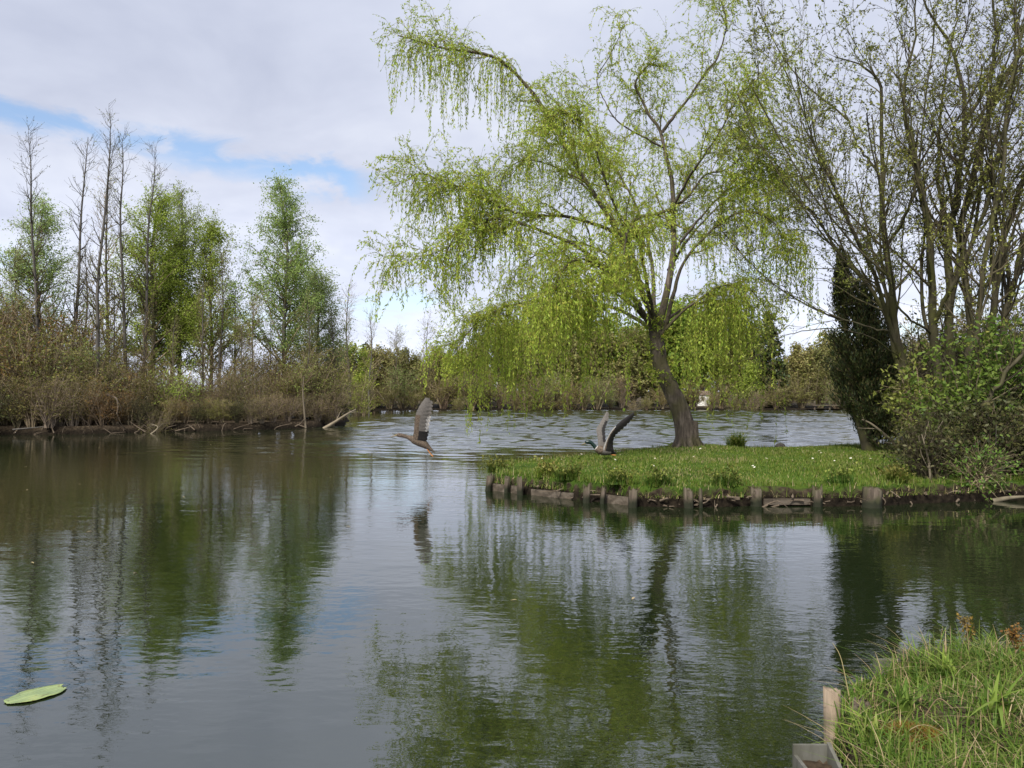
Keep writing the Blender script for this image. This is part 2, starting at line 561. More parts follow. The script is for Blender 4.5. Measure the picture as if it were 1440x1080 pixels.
def land(X, Y):
    """height of the ground and a grass mask"""
    sp = sdist(X, Y, PEN) + 0.04 * vnoise(X * 3, Y * 3, 5)
    sl = sdist(X, Y, LEFT) + 0.25 * vnoise(X * 0.8, Y * 0.8, 6)
    sf = sdist(X, Y, FAR) + 0.5 * vnoise(X * 0.3, Y * 0.3, 7)
    sn = sdist(X, Y, NEAR) + 0.03 * vnoise(X * 4, Y * 4, 8)
    sm = lambda v, a, b: np.clip((v - a) / (b - a), 0, 1) ** 2 * (3 - 2 * np.clip((v - a) / (b - a), 0, 1))
    zp = sm(sp, -0.10, 0.10) * 0.86 + 0.09 * sm(sp, 0.1, 1.6) + sm(sp, 0.05, 0.6) * 0.02 * vnoise(X * 1.5, Y * 1.5, 9)
    zp = zp + 0.07 * np.exp(-((X - 3.8) ** 2 + (Y - 16.9) ** 2) / 1.2)
    zl = sm(sl, -0.15, 0.3) * 0.9 + 0.9 * sm(sl, 0.5, 12) + 0.1 * vnoise(X * 0.5, Y * 0.5, 10) * sm(sl, 0.3, 2)
    zf = sm(sf, -0.5, 0.8) * 0.72 + 0.6 * sm(sf, 1, 20) + 4 * sm(sf, 60, 900)
    zn = sm(sn, -0.08, 0.10) * 0.85 + 0.06 * sm(sn, 0.1, 0.6) + 0.02 * vnoise(X * 5, Y * 5, 11) * sm(sn, 0.1, 0.3)
    z = -0.6 + np.maximum(np.maximum(zp, zl), np.maximum(zf, zn))
    grass = np.maximum(sm(sp, 0.02, 0.18) * sm(11.2 - X, 0, 1.5), sm(sn, 0.03, 0.15) * 0.35)
    grass = np.maximum(grass, 0.3 * sm(sf, 0.4, 2))
    return z, grass, sp, sl, sn


def zat(x, y):
    return float(land(np.array([float(x)]), np.array([float(y)]))[0][0])


def axis(segs):
    out = []
    for a, b, st in segs:
        out += list(np.arange(a, b - 1e-6, st))
    out.append(segs[-1][1])
    return np.array(out)


def geo(a, b, n):
    return np.geomspace(a, b, n)


xs = np.concatenate([-geo(60, 2400, 18)[::-1], axis([(-58, -28, 2.0), (-28, -1.5, 0.5), (-1.5, 13, 0.1), (13, 40, 1.0), (40, 58, 3.0)]), geo(60, 2400, 18)])
ys = np.concatenate([-geo(6, 1500, 16)[::-1], axis([(-5, 0.4, 0.6), (0.4, 4.6, 0.1), (4.6, 10, 0.6), (10, 20.5, 0.1), (20.5, 90, 0.6)]), geo(93, 3400, 22)])
X, Y = np.meshgrid(xs, ys)
Z, GR, SP, SL, SN = land(X, Y)
nx, ny = len(xs), len(ys)
Vt = np.stack([X, Y, Z], -1).reshape(-1, 3)
ii, jj = np.meshgrid(np.arange(nx - 1), np.arange(ny - 1))
b = (jj * nx + ii).ravel()
Ft = np.stack([b, b + 1, b + nx + 1, b + nx], -1)


def mat_ground():
    m, nt, out = new_mat('ground')
    tc = N(nt, 'ShaderNodeTexCoord')
    at_ = N(nt, 'ShaderNodeAttribute', attribute_name='grass')
    n1 = N(nt, 'ShaderNodeTexNoise')
    n1.inputs['Scale'].default_value = 1.4
    n1.inputs['Detail'].default_value = 8
    n1.inputs['Roughness'].default_value = 0.7
    n2 = N(nt, 'ShaderNodeTexNoise')
    n2.inputs['Scale'].default_value = 14
    n2.inputs['Detail'].default_value = 8
    for n in (n1, n2):
        nt.links.new(tc.outputs['Object'], n.inputs['Vector'])
    soil = ramp(nt, [(0.3, (0.022, 0.016, 0.011)), (0.5, (0.06, 0.045, 0.03)), (0.7, (0.11, 0.085, 0.055))], n2.outputs['Fac'])
    gr = ramp(nt, [(0.32, (0.03, 0.055, 0.008)), (0.5, (0.055, 0.10, 0.013)), (0.68, (0.09, 0.125, 0.02))], n1.outputs['Fac'])
    ad = N(nt, 'ShaderNodeMath', operation='MULTIPLY_ADD')
    ad.inputs[1].default_value = 0.8
    nt.links.new(n2.outputs['Fac'], ad.inputs[0])
    nt.links.new(at_.outputs['Fac'], ad.inputs[2])
    rm = ramp(nt, [(0.75, (0, 0, 0)), (1.0, (1, 1, 1))], ad.outputs[0])
    mx = N(nt, 'ShaderNodeMixRGB')
    nt.links.new(rm.outputs[0], mx.inputs[0])
    nt.links.new(soil.outputs[0], mx.inputs[1])
    nt.links.new(gr.outputs[0], mx.inputs[2])
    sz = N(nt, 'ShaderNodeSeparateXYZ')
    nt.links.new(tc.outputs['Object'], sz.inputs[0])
    waterline_dark = N(nt, 'ShaderNodeMapRange', interpolation_type='SMOOTHSTEP')  # damp soil and the shade of the undercut, both painted in by height
    waterline_dark.inputs['From Min'].default_value = 0.05
    waterline_dark.inputs['From Max'].default_value = 0.34
    waterline_dark.inputs['To Min'].default_value = 0.2
    waterline_dark.inputs['To Max'].default_value = 1.0
    nt.links.new(sz.outputs['Z'], waterline_dark.inputs['Value'])
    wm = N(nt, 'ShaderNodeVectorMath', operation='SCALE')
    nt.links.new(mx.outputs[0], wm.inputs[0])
    nt.links.new(waterline_dark.outputs[0], wm.inputs['Scale'])
    p = N(nt, 'ShaderNodeBsdfPrincipled')
    p.inputs['Roughness'].default_value = 0.95
    p.inputs['Specular IOR Level'].default_value = 0.1
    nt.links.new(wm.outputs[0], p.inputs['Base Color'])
    bp = N(nt, 'ShaderNodeBump')
    bp.inputs['Strength'].default_value = 0.8
    bp.inputs['Distance'].default_value = 0.05
    nt.links.new(n2.outputs['Fac'], bp.inputs['Height'])
    nt.links.new(bp.outputs[0], p.inputs['Normal'])
    nt.links.new(p.outputs[0], out.inputs[0])
    return m


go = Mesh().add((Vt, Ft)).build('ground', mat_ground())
at_g = go.data.attributes.new('grass', 'FLOAT', 'POINT')
at_g.data.foreach_set('value', GR.astype(np.float32).ravel())
tag(go, kind='structure')


# ------------------------------------------------------------------ water
def mat_water():
    m, nt, out = new_mat('pond_water')
    tc = N(nt, 'ShaderNodeTexCoord')
    p = N(nt, 'ShaderNodeBsdfPrincipled')
    p.inputs['Base Color'].default_value = (0.010, 0.016, 0.006, 1)
    p.inputs['Roughness'].default_value = 0.015
    p.inputs['IOR'].default_value = 2.35
    # three sizes of ripples, heights in metres
    def noise(scale, detail, vec):
        n = N(nt, 'ShaderNodeTexNoise')
        n.inputs['Scale'].default_value = scale
        n.inputs['Detail'].default_value = detail
        n.inputs['Roughness'].default_value = 0.5
        nt.links.new(vec, n.inputs['Vector'])
        return n.outputs['Fac']
    mp = N(nt, 'ShaderNodeMapping')
    mp.inputs['Rotation'].default_value = (0, 0, R(20))
    mp.inputs['Scale'].default_value = (0.7, 1.25, 1)
    nt.links.new(tc.outputs['Object'], mp.inputs['Vector'])
    v = mp.outputs[0]
    n_l, n_m, n_s = noise(0.9, 2, v), noise(3.2, 2, v), noise(11.0, 2, v)
    patch = noise(0.16, 3, tc.outputs['Object'])
    pr = ramp(nt, [(0.40, (0.3, 0.3, 0.3)), (0.60, (1, 1, 1))], patch)
    sx = N(nt, 'ShaderNodeSeparateXYZ')
    nt.links.new(tc.outputs['Object'], sx.inputs[0])
    def sstep(sock, a_, b_, lo, hi):
        q = N(nt, 'ShaderNodeMapRange', interpolation_type='SMOOTHSTEP')
        for k_, v_ in (('From Min', a_), ('From Max', b_), ('To Min', lo), ('To Max', hi)):
            q.inputs[k_].default_value = v_
        nt.links.new(sock, q.inputs['Value'])
        return q.outputs[0]
    def mul(a, b):
        q = N(nt, 'ShaderNodeMath', operation='MULTIPLY')
        for i, s in enumerate((a, b)):
            if isinstance(s, float):
                q.inputs[i].default_value = s
            else:
                nt.links.new(s, q.inputs[i])
        return q.outputs[0]
    def add(a, b):
        q = N(nt, 'ShaderNodeMath', operation='ADD')
        nt.links.new(a, q.inputs[0])
        nt.links.new(b, q.inputs[1])
        return q.outputs[0]
    # open water beyond the peninsula is ruffled by wind, the lee of the left bank lies calm
    windy = mul(sstep(sx.outputs['Y'], 15.0, 30.0, 0.0, 1.0), sstep(sx.outputs['X'], -11.0, -4.0, 0.0, 1.0))
    rg = N(nt, 'ShaderNodeMath', operation='MULTIPLY_ADD')
    nt.links.new(windy, rg.inputs[0])
    rg.inputs[1].default_value = 0.03
    rg.inputs[2].default_value = 0.012
    nt.links.new(rg.outputs[0], p.inputs['Roughness'])
    fr = N(nt, 'ShaderNodeMath', operation='MULTIPLY_ADD')
    nt.links.new(windy, fr.inputs[0])
    fr.inputs[1].default_value = 2.0
    fr.inputs[2].default_value = 1.0
    h = add(add(mul(n_l, 0.0060), mul(n_m, 0.0034)), mul(mul(n_s, 0.0026), pr.outputs[0]))
    h = mul(h, fr.outputs[0])
    b_ = N(nt, 'ShaderNodeBump')
    b_.inputs['Strength'].default_value = 1.0
    b_.inputs['Distance'].default_value = 1.0
    nt.links.new(h, b_.inputs['Height'])
    nt.links.new(b_.outputs[0], p.inputs['Normal'])
    nt.links.new(p.outputs[0], out.inputs[0])
    return m


def water_mesh():
    """flat near the camera, real wind waves on the open water beyond the peninsula"""
    wx = np.concatenate([[-600, -120, -40], axis([(-13, 40, 0.125)]), [60, 150, 600]])
    wy = np.concatenate([[-200, -20, 6, 12], axis([(15, 78, 0.125)]), [95, 140]])
    X, Y = np.meshgrid(wx, wy)
    g = np.random.default_rng(12)
    Z = np.zeros_like(X)
    for i in range(26):
        lam = g.uniform(0.5, 1.35)
        th = R(80) + g.normal() * 0.42
        k = 2 * math.pi / lam
        slope = 0.040 * g.uniform(0.6, 1.4)
        Z += slope / k * np.sin(k * (X * math.cos(th) + Y * math.sin(th)) + g.uniform(0, 6.28))
    st = lambda v, a, b: np.clip((v - a) / (b - a), 0, 1)
    m = st(Y, 17, 27) * st(X, -11.0, -4.5) * st(77 - Y, 0, 3) * st(39 - X, 0, 5)
    m = m * np.clip(1.0 + 0.45 * vnoise(X * 0.13, Y * 0.35, 61), 0.35, 1.5)
    Z = Z * m
    nx_, ny_ = len(wx), len(wy)
    i_, j_ = np.meshgrid(np.arange(nx_ - 1), np.arange(ny_ - 1))
    b_ = (j_ * nx_ + i_).ravel()
    return np.stack([X, Y, Z], -1).reshape(-1, 3), np.stack([b_, b_ + 1, b_ + nx_ + 1, b_ + nx_], -1)


tag(Mesh().add(water_mesh()).build('water', mat_water()), kind='structure')


# ------------------------------------------------------------------ sky
def build_world():
    w = bpy.data.worlds.new('World')
    scene.world = w
    w.use_nodes = True
    nt = w.node_tree
    for n in list(nt.nodes):
        nt.nodes.remove(n)
    out = nt.nodes.new('ShaderNodeOutputWorld')
    bg = nt.nodes.new('ShaderNodeBackground')
    bg.inputs['Strength'].default_value = 0.1
    nt.links.new(bg.outputs[0], out.inputs[0])
    sky = N(nt, 'ShaderNodeTexSky', sky_type='NISHITA')
    sky.sun_disc = False
    sky.sun_elevation = R(SUN_EL)
    sky.sun_rotation = R(SUN_ROT)
    tc = N(nt, 'ShaderNodeTexCoord')
    D = tc.outputs['Generated']
    sx = N(nt, 'ShaderNodeSeparateXYZ')
    nt.links.new(D, sx.inputs[0])

    def math_(op, a, b=None, c=None, clamp=False):
        q = N(nt, 'ShaderNodeMath', operation=op)
        q.use_clamp = clamp
        for i, s in enumerate((a, b, c)):
            if s is None:
                continue
            if isinstance(s, (int, float)):
                q.inputs[i].default_value = s
            else:
                nt.links.new(s, q.inputs[i])
        return q.outputs[0]

    def sstep(v, a, b, lo=0.0, hi=1.0):
        q = N(nt, 'ShaderNodeMapRange', interpolation_type='SMOOTHSTEP')
        q.inputs['From Min'].default_value = a
        q.inputs['From Max'].default_value = b
        q.inputs['To Min'].default_value = lo
        q.inputs['To Max'].default_value = hi
        nt.links.new(v, q.inputs['Value'])
        return q.outputs[0]
    # cloud sheet: direction projected on a flat layer overhead
    zz = math_('ADD', math_('MAXIMUM', sx.outputs['Z'], 0.0), 0.22)
    cx = math_('DIVIDE', sx.outputs['X'], zz)
    cy = math_('DIVIDE', sx.outputs['Y'], zz)
    cv = N(nt, 'ShaderNodeCombineXYZ')
    nt.links.new(cx, cv.inputs[0])
    nt.links.new(cy, cv.inputs[1])

    def noise(scale, det, rough=0.55, off=0.0, dist=0.0):
        mp = N(nt, 'ShaderNodeMapping')
        mp.inputs['Location'].default_value = (off, off * 0.7, off * 0.3)
        nt.links.new(cv.outputs[0], mp.inputs['Vector'])
        n = N(nt, 'ShaderNodeTexNoise')
        n.inputs['Scale'].default_value = scale
        n.inputs['Detail'].default_value = det
        n.inputs['Roughness'].default_value = rough
        n.inputs['Distortion'].default_value = dist
        nt.links.new(mp.outputs[0], n.inputs['Vector'])
        return n.outputs['Fac']
    big, mid, fine = noise(1.1, 5), noise(2.4, 7, 0.55, 3.1, 0.4), noise(6.0, 8, 0.6, 8.0, 0.6)
    # the torn blue gap: a band along a great circle
    A = W(-10, 150, 1.0) - np.array((0, 0, CH))
    B = W(500, 268, 1.0) - np.array((0, 0, CH))
    A, B = A / np.linalg.norm(A), B / np.linalg.norm(B)
    nn = np.cross(A, B)
    nn /= np.linalg.norm(nn)
    along = B - A
    along /= np.linalg.norm(along)
    def dot(vec):
        q = N(nt, 'ShaderNodeVectorMath', operation='DOT_PRODUCT')
        nt.links.new(D, q.inputs[0])
        q.inputs[1].default_value = tuple(vec)
        return q.outputs['Value']
    dist = dot(nn)
    dist = math_('ADD', dist, math_('MULTIPLY', math_('SUBTRACT', mid, 0.5), 0.06))
    dist = math_('ABSOLUTE', math_('ADD', dist, math_('MULTIPLY', math_('SUBTRACT', fine, 0.5), 0.075)))
    band = sstep(dist, 0.002, 0.026, 1.0, 0.0)
    s0 = float(A @ along)
    s1 = float(B @ along)
    s = dot(along)
    band = math_('MULTIPLY', band, sstep(s, s1 - 0.02, s1 + 0.04, 1.0, 0.0))
    band = math_('MULTIPLY', band, sstep(fine, 0.30, 0.54, 0.3, 1.0))
    # ragged openings low over the horizon
    low = math_('MULTIPLY', sstep(sx.outputs['Z'], 0.20, 0.10, 0.0, 1.0), sstep(mid, 0.52, 0.66, 0.0, 0.75))
    blue = math_('MAXIMUM', band, low)
    blue = math_('MULTIPLY', blue, 0.78)
    # cloud tones
    cl = ramp(nt, [(0.30, CLOUD[0]), (0.50, CLOUD[1]), (0.68, CLOUD[2])], math_('ADD', math_('MULTIPLY', big, 0.6), math_('MULTIPLY', mid, 0.4)))
    glow = sstep(sx.outputs['Z'], 0.30, 0.03, 0.0, 1.0)
    dim = sstep(sx.outputs['Z'], 0.5, 0.95, 1.0, 0.62)
    amp = math_('MULTIPLY', math_('MULTIPLY_ADD', glow, 0.34, 1.0), dim)
    sc = N(nt, 'ShaderNodeVectorMath', operation='SCALE')
    nt.links.new(cl.outputs[0], sc.inputs[0])
    nt.links.new(amp, sc.inputs['Scale'])
    mul = N(nt, 'ShaderNodeVectorMath', operation='SCALE')
    nt.links.new(sc.outputs[0], mul.inputs[0])
    mul.inputs['Scale'].default_value = 10.0
    sk = N(nt, 'ShaderNodeVectorMath', operation='SCALE')
    hs = N(nt, 'ShaderNodeHueSaturation')
    hs.inputs['Saturation'].default_value = 1.12
    nt.links.new(sky.outputs[0], hs.inputs['Color'])
    nt.links.new(hs.outputs[0], sk.inputs[0])
    sk.inputs['Scale'].default_value = 1.35
    mx = N(nt, 'ShaderNodeMixRGB')
    nt.links.new(blue, mx.inputs[0])
    nt.links.new(mul.outputs[0], mx.inputs[1])
    nt.links.new(sk.outputs[0], mx.inputs[2])
    nt.links.new(mx.outputs[0], bg.inputs['Color'])


CLOUD = [(0.335, 0.365, 0.465), (0.455, 0.485, 0.58), (0.585, 0.61, 0.68)]
SUN_EL, SUN_AZ = 48.0, 205.0         # azimuth clockwise from +Y (behind the camera, to the left)
SUN_ROT = SUN_AZ
build_world()
sd = bpy.data.lights.new('sun', 'SUN')
sd.energy = 3.8
sd.angle = R(12)
sd.color = (1.0, 0.95, 0.87)
so = bpy.data.objects.new('sun', sd)
COL.objects.link(so)
a = R(SUN_AZ)
to_sun = Vector((math.sin(a) * math.cos(R(SUN_EL)), math.cos(a) * math.cos(R(SUN_EL)), math.sin(R(SUN_EL))))
so.rotation_euler = to_sun.to_track_quat('Z', 'Y').to_euler()
so.location = to_sun * 50

vs = scene.view_settings
vs.view_transform = 'Standard'
vs.look = 'None'
vs.exposure = 0.6
vs.gamma = 1.0
scene.render.engine = 'CYCLES'
scene.cycles.max_bounces = 6
scene.cycles.transparent_max_bounces = 6
scene.cycles.use_denoising = True

exec_parts = []


# ------------------------------------------------------------------ the willow on the peninsula
def limb(pts, d0, r0, r1, k=16, wob=0.0):
    """limb through photo points; each point (px, py) or (px, py, depth offset)"""
    n = len(pts)
    P = [W(p[0], p[1], d0 + (p[2] if len(p) > 2 else 0.0)) for p in pts]
    P = resample(P, k)
    if wob:
        P[1:-1] += rng.normal(size=(k - 2, 3)) * wob
    return P, np.linspace(r0, r1, k) if not isinstance(r0, (list, tuple)) else np.interp(np.linspace(0, 1, k), np.linspace(0, 1, len(r0)), r0)


def build_willow():
    D = 17.0
    base = W(967, 632, D)
    base[2] = zat(base[0], base[1])
    root = empty('willow_tree', base, 'weeping willow with fresh yellow green leaves leaning over the grass peninsula', 'tree')
    tp = [(968, 636), (964, 606), (957, 578), (944, 548), (931, 520), (925, 492), (922, 466), (921, 445)]
    TP, TR = limb(tp, D, [0.29, 0.225, 0.195, 0.18, 0.165, 0.17, 0.15, 0.10], 0, 24)
    TP[0, 2] = base[2] - 0.1
    tr = Mesh()
    TRn = TR * 1.0
    tr.add(tubes(TP, TRn, 14))
    # root flare
    for k in range(7):
        an = k * 0.9 + 0.2
        q = base + np.array((math.cos(an), math.sin(an), 0)) * 0.16
        e = base + np.array((math.cos(an), math.sin(an), 0)) * rng.uniform(0.34, 0.46)
        e[2] = zat(e[0], e[1]) - 0.05
        tr.add(tubes(resample([q + (0, 0, 0.55), q + (0, 0, 0.2), (q + e) / 2 + (0, 0, 0.06), e], 7), np.array([0.08, 0.1, 0.1, 0.09, 0.07, 0.05, 0.03]), 7))
    Lm = []   # (points, r0, r1, weight of strands, strand length)
    # A: long limb leaning left over the water
    Lm.append(([(921, 452), (903, 412, -.2), (885, 366, -.3), (866, 322, -.5), (839, 278, -.6), (806, 228, -.7), (785, 188, -.8), (762, 150, -.9), (742, 122, -.9), (714, 94, -.9), (687, 77, -.9), (645, 71, -.9), (612, 65, -.8), (587, 57, -.8), (560, 50, -.8)], .11, .012))
    # B: upright leader
    Lm.append(([(924, 460), (937, 415, .1), (947, 356, .2), (947, 300, .2), (946, 262, .3), (941, 235, .3), (934, 208, .4), (928, 182, .5), (912, 160, .5), (903, 140, .6), (893, 118, .6), (908, 95, .6), (921, 88, .6)], .12, .012))
    # B2: upper right top
    Lm.append(([(931, 186, .4), (950, 160, .3), (968, 138, .2), (994, 100, 0), (1010, 80, 0), (1018, 52, 0), (1022, 30, -.1), (1014, 2, -.1), (1000, -25, -.1)], .055, .012))
    # C: right long thin limb
    Lm.append(([(882, 345, -.4), (890, 310, -.3), (930, 299, -.1), (960, 283, 0), (978, 263, .1), (993, 246, .2), (1022, 238, .3), (1043, 219, .4), (1057, 182, .5), (1066, 140, .5), (1096, 98, .5), (1132, 55, .5)], .06, .01))
    # D: lower left limb
    Lm.append(([(874, 335, -.4), (850, 320, -.9), (800, 305, -1.3), (760, 303, -1.6), (725, 299, -1.8), (687, 283, -2), (656, 265, -2), (642, 261, -2), (614, 251, -2), (590, 244, -2), (577, 262, -2)], .065, .008))
    # E: lower left arch
    Lm.append(([(900, 430, -.4), (868, 392, -1), (820, 352, -1.5), (770, 328, -1.9), (725, 312, -2.1), (690, 308, -2.2), (655, 318, -2.3), (637, 335, -2.3), (622, 372, -2.3)], .08, .008))
    Lm.append(([(690, 308, -2.2), (650, 335, -2.0), (618, 353, -1.9), (587, 364, -1.8), (560, 368, -1.8), (545, 378, -1.8)], .02, .005))
    # F, G: right limbs
    Lm.append(([(935, 465), (948, 410, -.3), (962, 368, -.5), (990, 335, -.8), (1025, 305, -1), (1060, 298, -1.1), (1090, 315, -1.2), (1104, 350, -1.2)], .07, .008))
    Lm.append(([(930, 470, -.1), (957, 441, -.3), (985, 420, -.6), (1015, 402, -.8), (1048, 402, -1), (1070, 425, -1)], .055, .008))
    Lm.append(([(940, 380, .2), (965, 340, .8), (1000, 300, 1.3), (1045, 262, 1.6), (1080, 250, 1.8), (1104, 275, 1.9)], .055, .008))
    # limbs towards and away from the camera
    Lm.append(([(915, 455, -.2), (890, 420, -1), (855, 385, -2), (822, 365, -2.8), (795, 375, -3.3), (780, 410, -3.5)], .075, .008))
    Lm.append(([(918, 445, -.2), (908, 390, -1.2), (900, 345, -2), (890, 320, -2.8), (880, 335, -3.4), (876, 380, -3.6)], .075, .008))
    Lm.append(([(925, 450, .2), (905, 400, 1.2), (860, 360, 2), (800, 340, 2.6), (750, 360, 3), (715, 400, 3.2)], .075, .008))
    Lm.append(([(920, 440, .2), (915, 360, 1.2), (890, 280, 2), (850, 220, 2.4), (800, 200, 2.7), (750, 215, 2.9), (715, 250, 3)], .07, .008))
    Lm.append(([(940, 300, .2), (975, 240, -.6), (1010, 190, -1), (1030, 150, -1.2), (1045, 130, -1.3), (1062, 110, -1.4)], .05, .008))
    Lm.append(([(905, 412, -.2), (880, 330, -1.2), (850, 250, -1.8), (830, 190, -2.1), (800, 160, -2.3), (770, 165, -2.4)], .06, .008))
    Lm.append(([(866, 322, -.5), (830, 270, -.1), (790, 240, .1), (745, 225, .2), (712, 240, .3), (700, 275, .3)], .04, .008))
    Lm.append(([(934, 208, .4), (900, 190, .1), (868, 170, -.2), (850, 140, -.2), (840, 110, -.2), (862, 70, -.2), (880, 30, -.2)], .035, .007))
    Lm.append(([(948, 352, .2), (990, 300, -.4), (1030, 258, -.6), (1055, 235, -.7), (1085, 232, -.7), (1105, 262, -.7)], .045, .008))
    # low limbs near the fork that carry the long curtains
    Lm.append(([(915, 462, .1), (880, 440, .5), (830, 424, .8), (775, 420, 1.0), (725, 428, 1.1), (690, 442, 1.1), (660, 465, 1.1), (640, 495, 1.1)], .07, .008))
    Lm.append(([(915, 458, -.1), (885, 425, -.8), (850, 408, -1.4), (815, 410, -1.8), (785, 425, -2), (762, 455, -2.1)], .06, .008))
    Lm.append(([(925, 462, .2), (955, 438, .9), (990, 425, 1.5), (1025, 432, 1.9), (1050, 455, 2.1)], .06, .008))
    # bunches per limb: number, shortest, longest strand, first place along the limb
    BUN = [(12, 1.0, 2.2, .55), (2, .4, .8, .6), (1, .3, .6, .7), (3, .3, .8, .6), (9, .6, 1.5, .45), (9, .8, 1.9, .5), (4, .4, .9, .5),
           (10, .9, 2.2, .45), (9, 1.0, 2.6, .4), (6, .8, 1.8, .5), (7, .8, 2.0, .5), (6, .7, 1.8, .5), (7, .8, 2.0, .5), (5, .6, 1.5, .6),
           (3, .4, 1.0, .6), (6, .6, 1.6, .5), (4, .5, 1.1, .5), (2, .3, .8, .6), (5, .7, 1.6, .5), (17, 1.9, 3.9, .4), (13, 1.0, 3.0, .4), (11, 1.4, 3.7, .45)]
    paths, rads = [], []
    for pts, r0, r1 in Lm:
        P, Rr = limb(pts, D, [r0 * 0.72, r0 * 0.46, r0 * 0.32, r0 * 0.22 + r1 * 0.3, r1], 0, 34, 0.006)
        paths.append(P)
        rads.append(Rr)
    P1, R1 = np.array(paths), np.array(rads)
    for P, Rr in zip(P1, R1):
        tr.add(tubes(P, Rr, 8))
    # ivy-like tufts where the limbs leave the trunk are left to the crown
    tr.build('trunk', M['willow_bark'], root, base)
    # secondary branches
    w2 = np.linalg.norm(np.diff(P1, axis=1), axis=2).sum(1)
    w2[0] *= 0.6
    P2, R2 = grow(P1, R1, 350, (0.15, 0.97), (0.35, 0.95), (0.6, 1.55), 0.6, 0.0, 0.12, 7, 0.5, 0.006, 0.03, w=w2)
    P3, R3 = grow(P2, R2, 2300, (0.1, 1.0), (0.4, 1.2), (0.3, 0.85), 0.3, -0.05, 0.16, 5, 0.55, 0.004, 0.012)
    # hanging strands
    S0, Q0 = grow(P1, R1, 330, (0.45, 1.0), (0.5, 1.3), (0.6, 1.9), 0.1, -0.75, 0.07, 9, 0.2, 0.003, 0.005, tip=0.5)
    # bunches of long strands hanging from the lower limbs
    BS, BQ = [], []
    K = 12
    for P, Rr, (nb, l0, l1, t0) in zip(P1, R1, BUN):
        for _ in range(nb):
            c = at(P[None], Rr[None], np.zeros(1, int), np.array([rng.uniform(t0, 1.0)]))[0][0]
            m = rng.integers(4, 11)
            ln = rng.uniform(l0, l1) * rng.uniform(0.55, 1.05, m)
            p = c + rng.normal(size=(m, 3)) * (0.13, 0.16, 0.05)
            d = norm(rng.normal(size=(m, 3)) * (0.7, 0.7, 0.3) + (0, 0, 0.1))
            sway = rng.normal(size=3) * 0.05
            pts = [p]
            for _k in range(K - 1):
                p = p + d * (ln / (K - 1))[:, None]
                pts.append(p)
                d = norm(d + np.array((sway[0], sway[1], -0.8)) + rng.normal(size=(m, 3)) * 0.07)
            BS.append(np.stack(pts, 1))
            BQ.append(np.tile(np.linspace(0.005, 0.002, K), (m, 1)))
    S1, Q1 = np.concatenate(BS), np.concatenate(BQ)
    S2, Q2 = grow(P2, R2, 650, (0.3, 1.0), (0.3, 1.2), (0.4, 1.4), 0.0, -0.6, 0.09, 8, 0.3, 0.003, 0.005, tip=0.5)
    S3, Q3 = grow(P3, R3, 1300, (0.3, 1.0), (0.3, 1.2), (0.25, 0.8), 0.0, -0.35, 0.12, 6, 0.4, 0.003, 0.004, tip=0.5)
    cr = Mesh()
    PT, RT = grow(TP[None], TR[None], 90, (0.35, 0.98), (0.5, 1.4), (0.2, 0.6), 0.0, -0.1, 0.2, 5, 0.05, 0.003, 0.006)
    cr.add(tubes(PT, RT, 3), 1)
    cr.add(leaves(PT, 2600, (0.04, 0.09), 0.35, 0.1, (0.5, 0.9, 0.2), 0.015))
    cr.add(tubes(P2, R2, 5), 1)
    cr.add(tubes(P3, R3, 4), 1)
    for S, Q in ((S0, Q0), (S1, Q1), (S2, Q2), (S3, Q3)):
        cr.add(tubes(S, Q, 3), 1)
    lf = dict(L=(0.035, 0.085), wr=0.32)
    P4, R4 = grow(P3, R3, 4200, (0.2, 1.0), (0.4, 1.2), (0.15, 0.5), 0.2, -0.10, 0.2, 4, 0.6, 0.003, 0.005)
    cr.add(tubes(P4, R4, 3), 1)
    cr.add(leaves(P4, 48000, mix=(0.5, 0.9, 0.1), jit=0.02, **lf))
    def keep(S, zmin=0.5):
        S[..., 2] = np.maximum(S[..., 2], zmin + 0.2 * np.sin(S[..., 0] * 9) )
        return S
    cr.add(leaves(S0, 12000, t0=0.02, mix=(0.7, 0.6, 0.3), **lf))
    cr.add(leaves(keep(S1), 60000, t0=0.02, mix=(0.7, 0.6, 0.3), jit=0.015, **lf))
    cr.add(leaves(S2, 26000, t0=0.02, mix=(0.7, 0.6, 0.3), jit=0.01, **lf))
    cr.add(leaves(S3, 20000, t0=0.02, mix=(0.7, 0.6, 0.2), **lf))
    cr.add(leaves(P3, 26000, mix=(0.5, 0.9, 0.0), **lf))
    cr.add(leaves(P2, 9000, mix=(0.5, 0.9, 0.0), **lf))
    cr.build('crown', [M['willow_leaf'], M['willow_twig']], root, base)


build_willow()


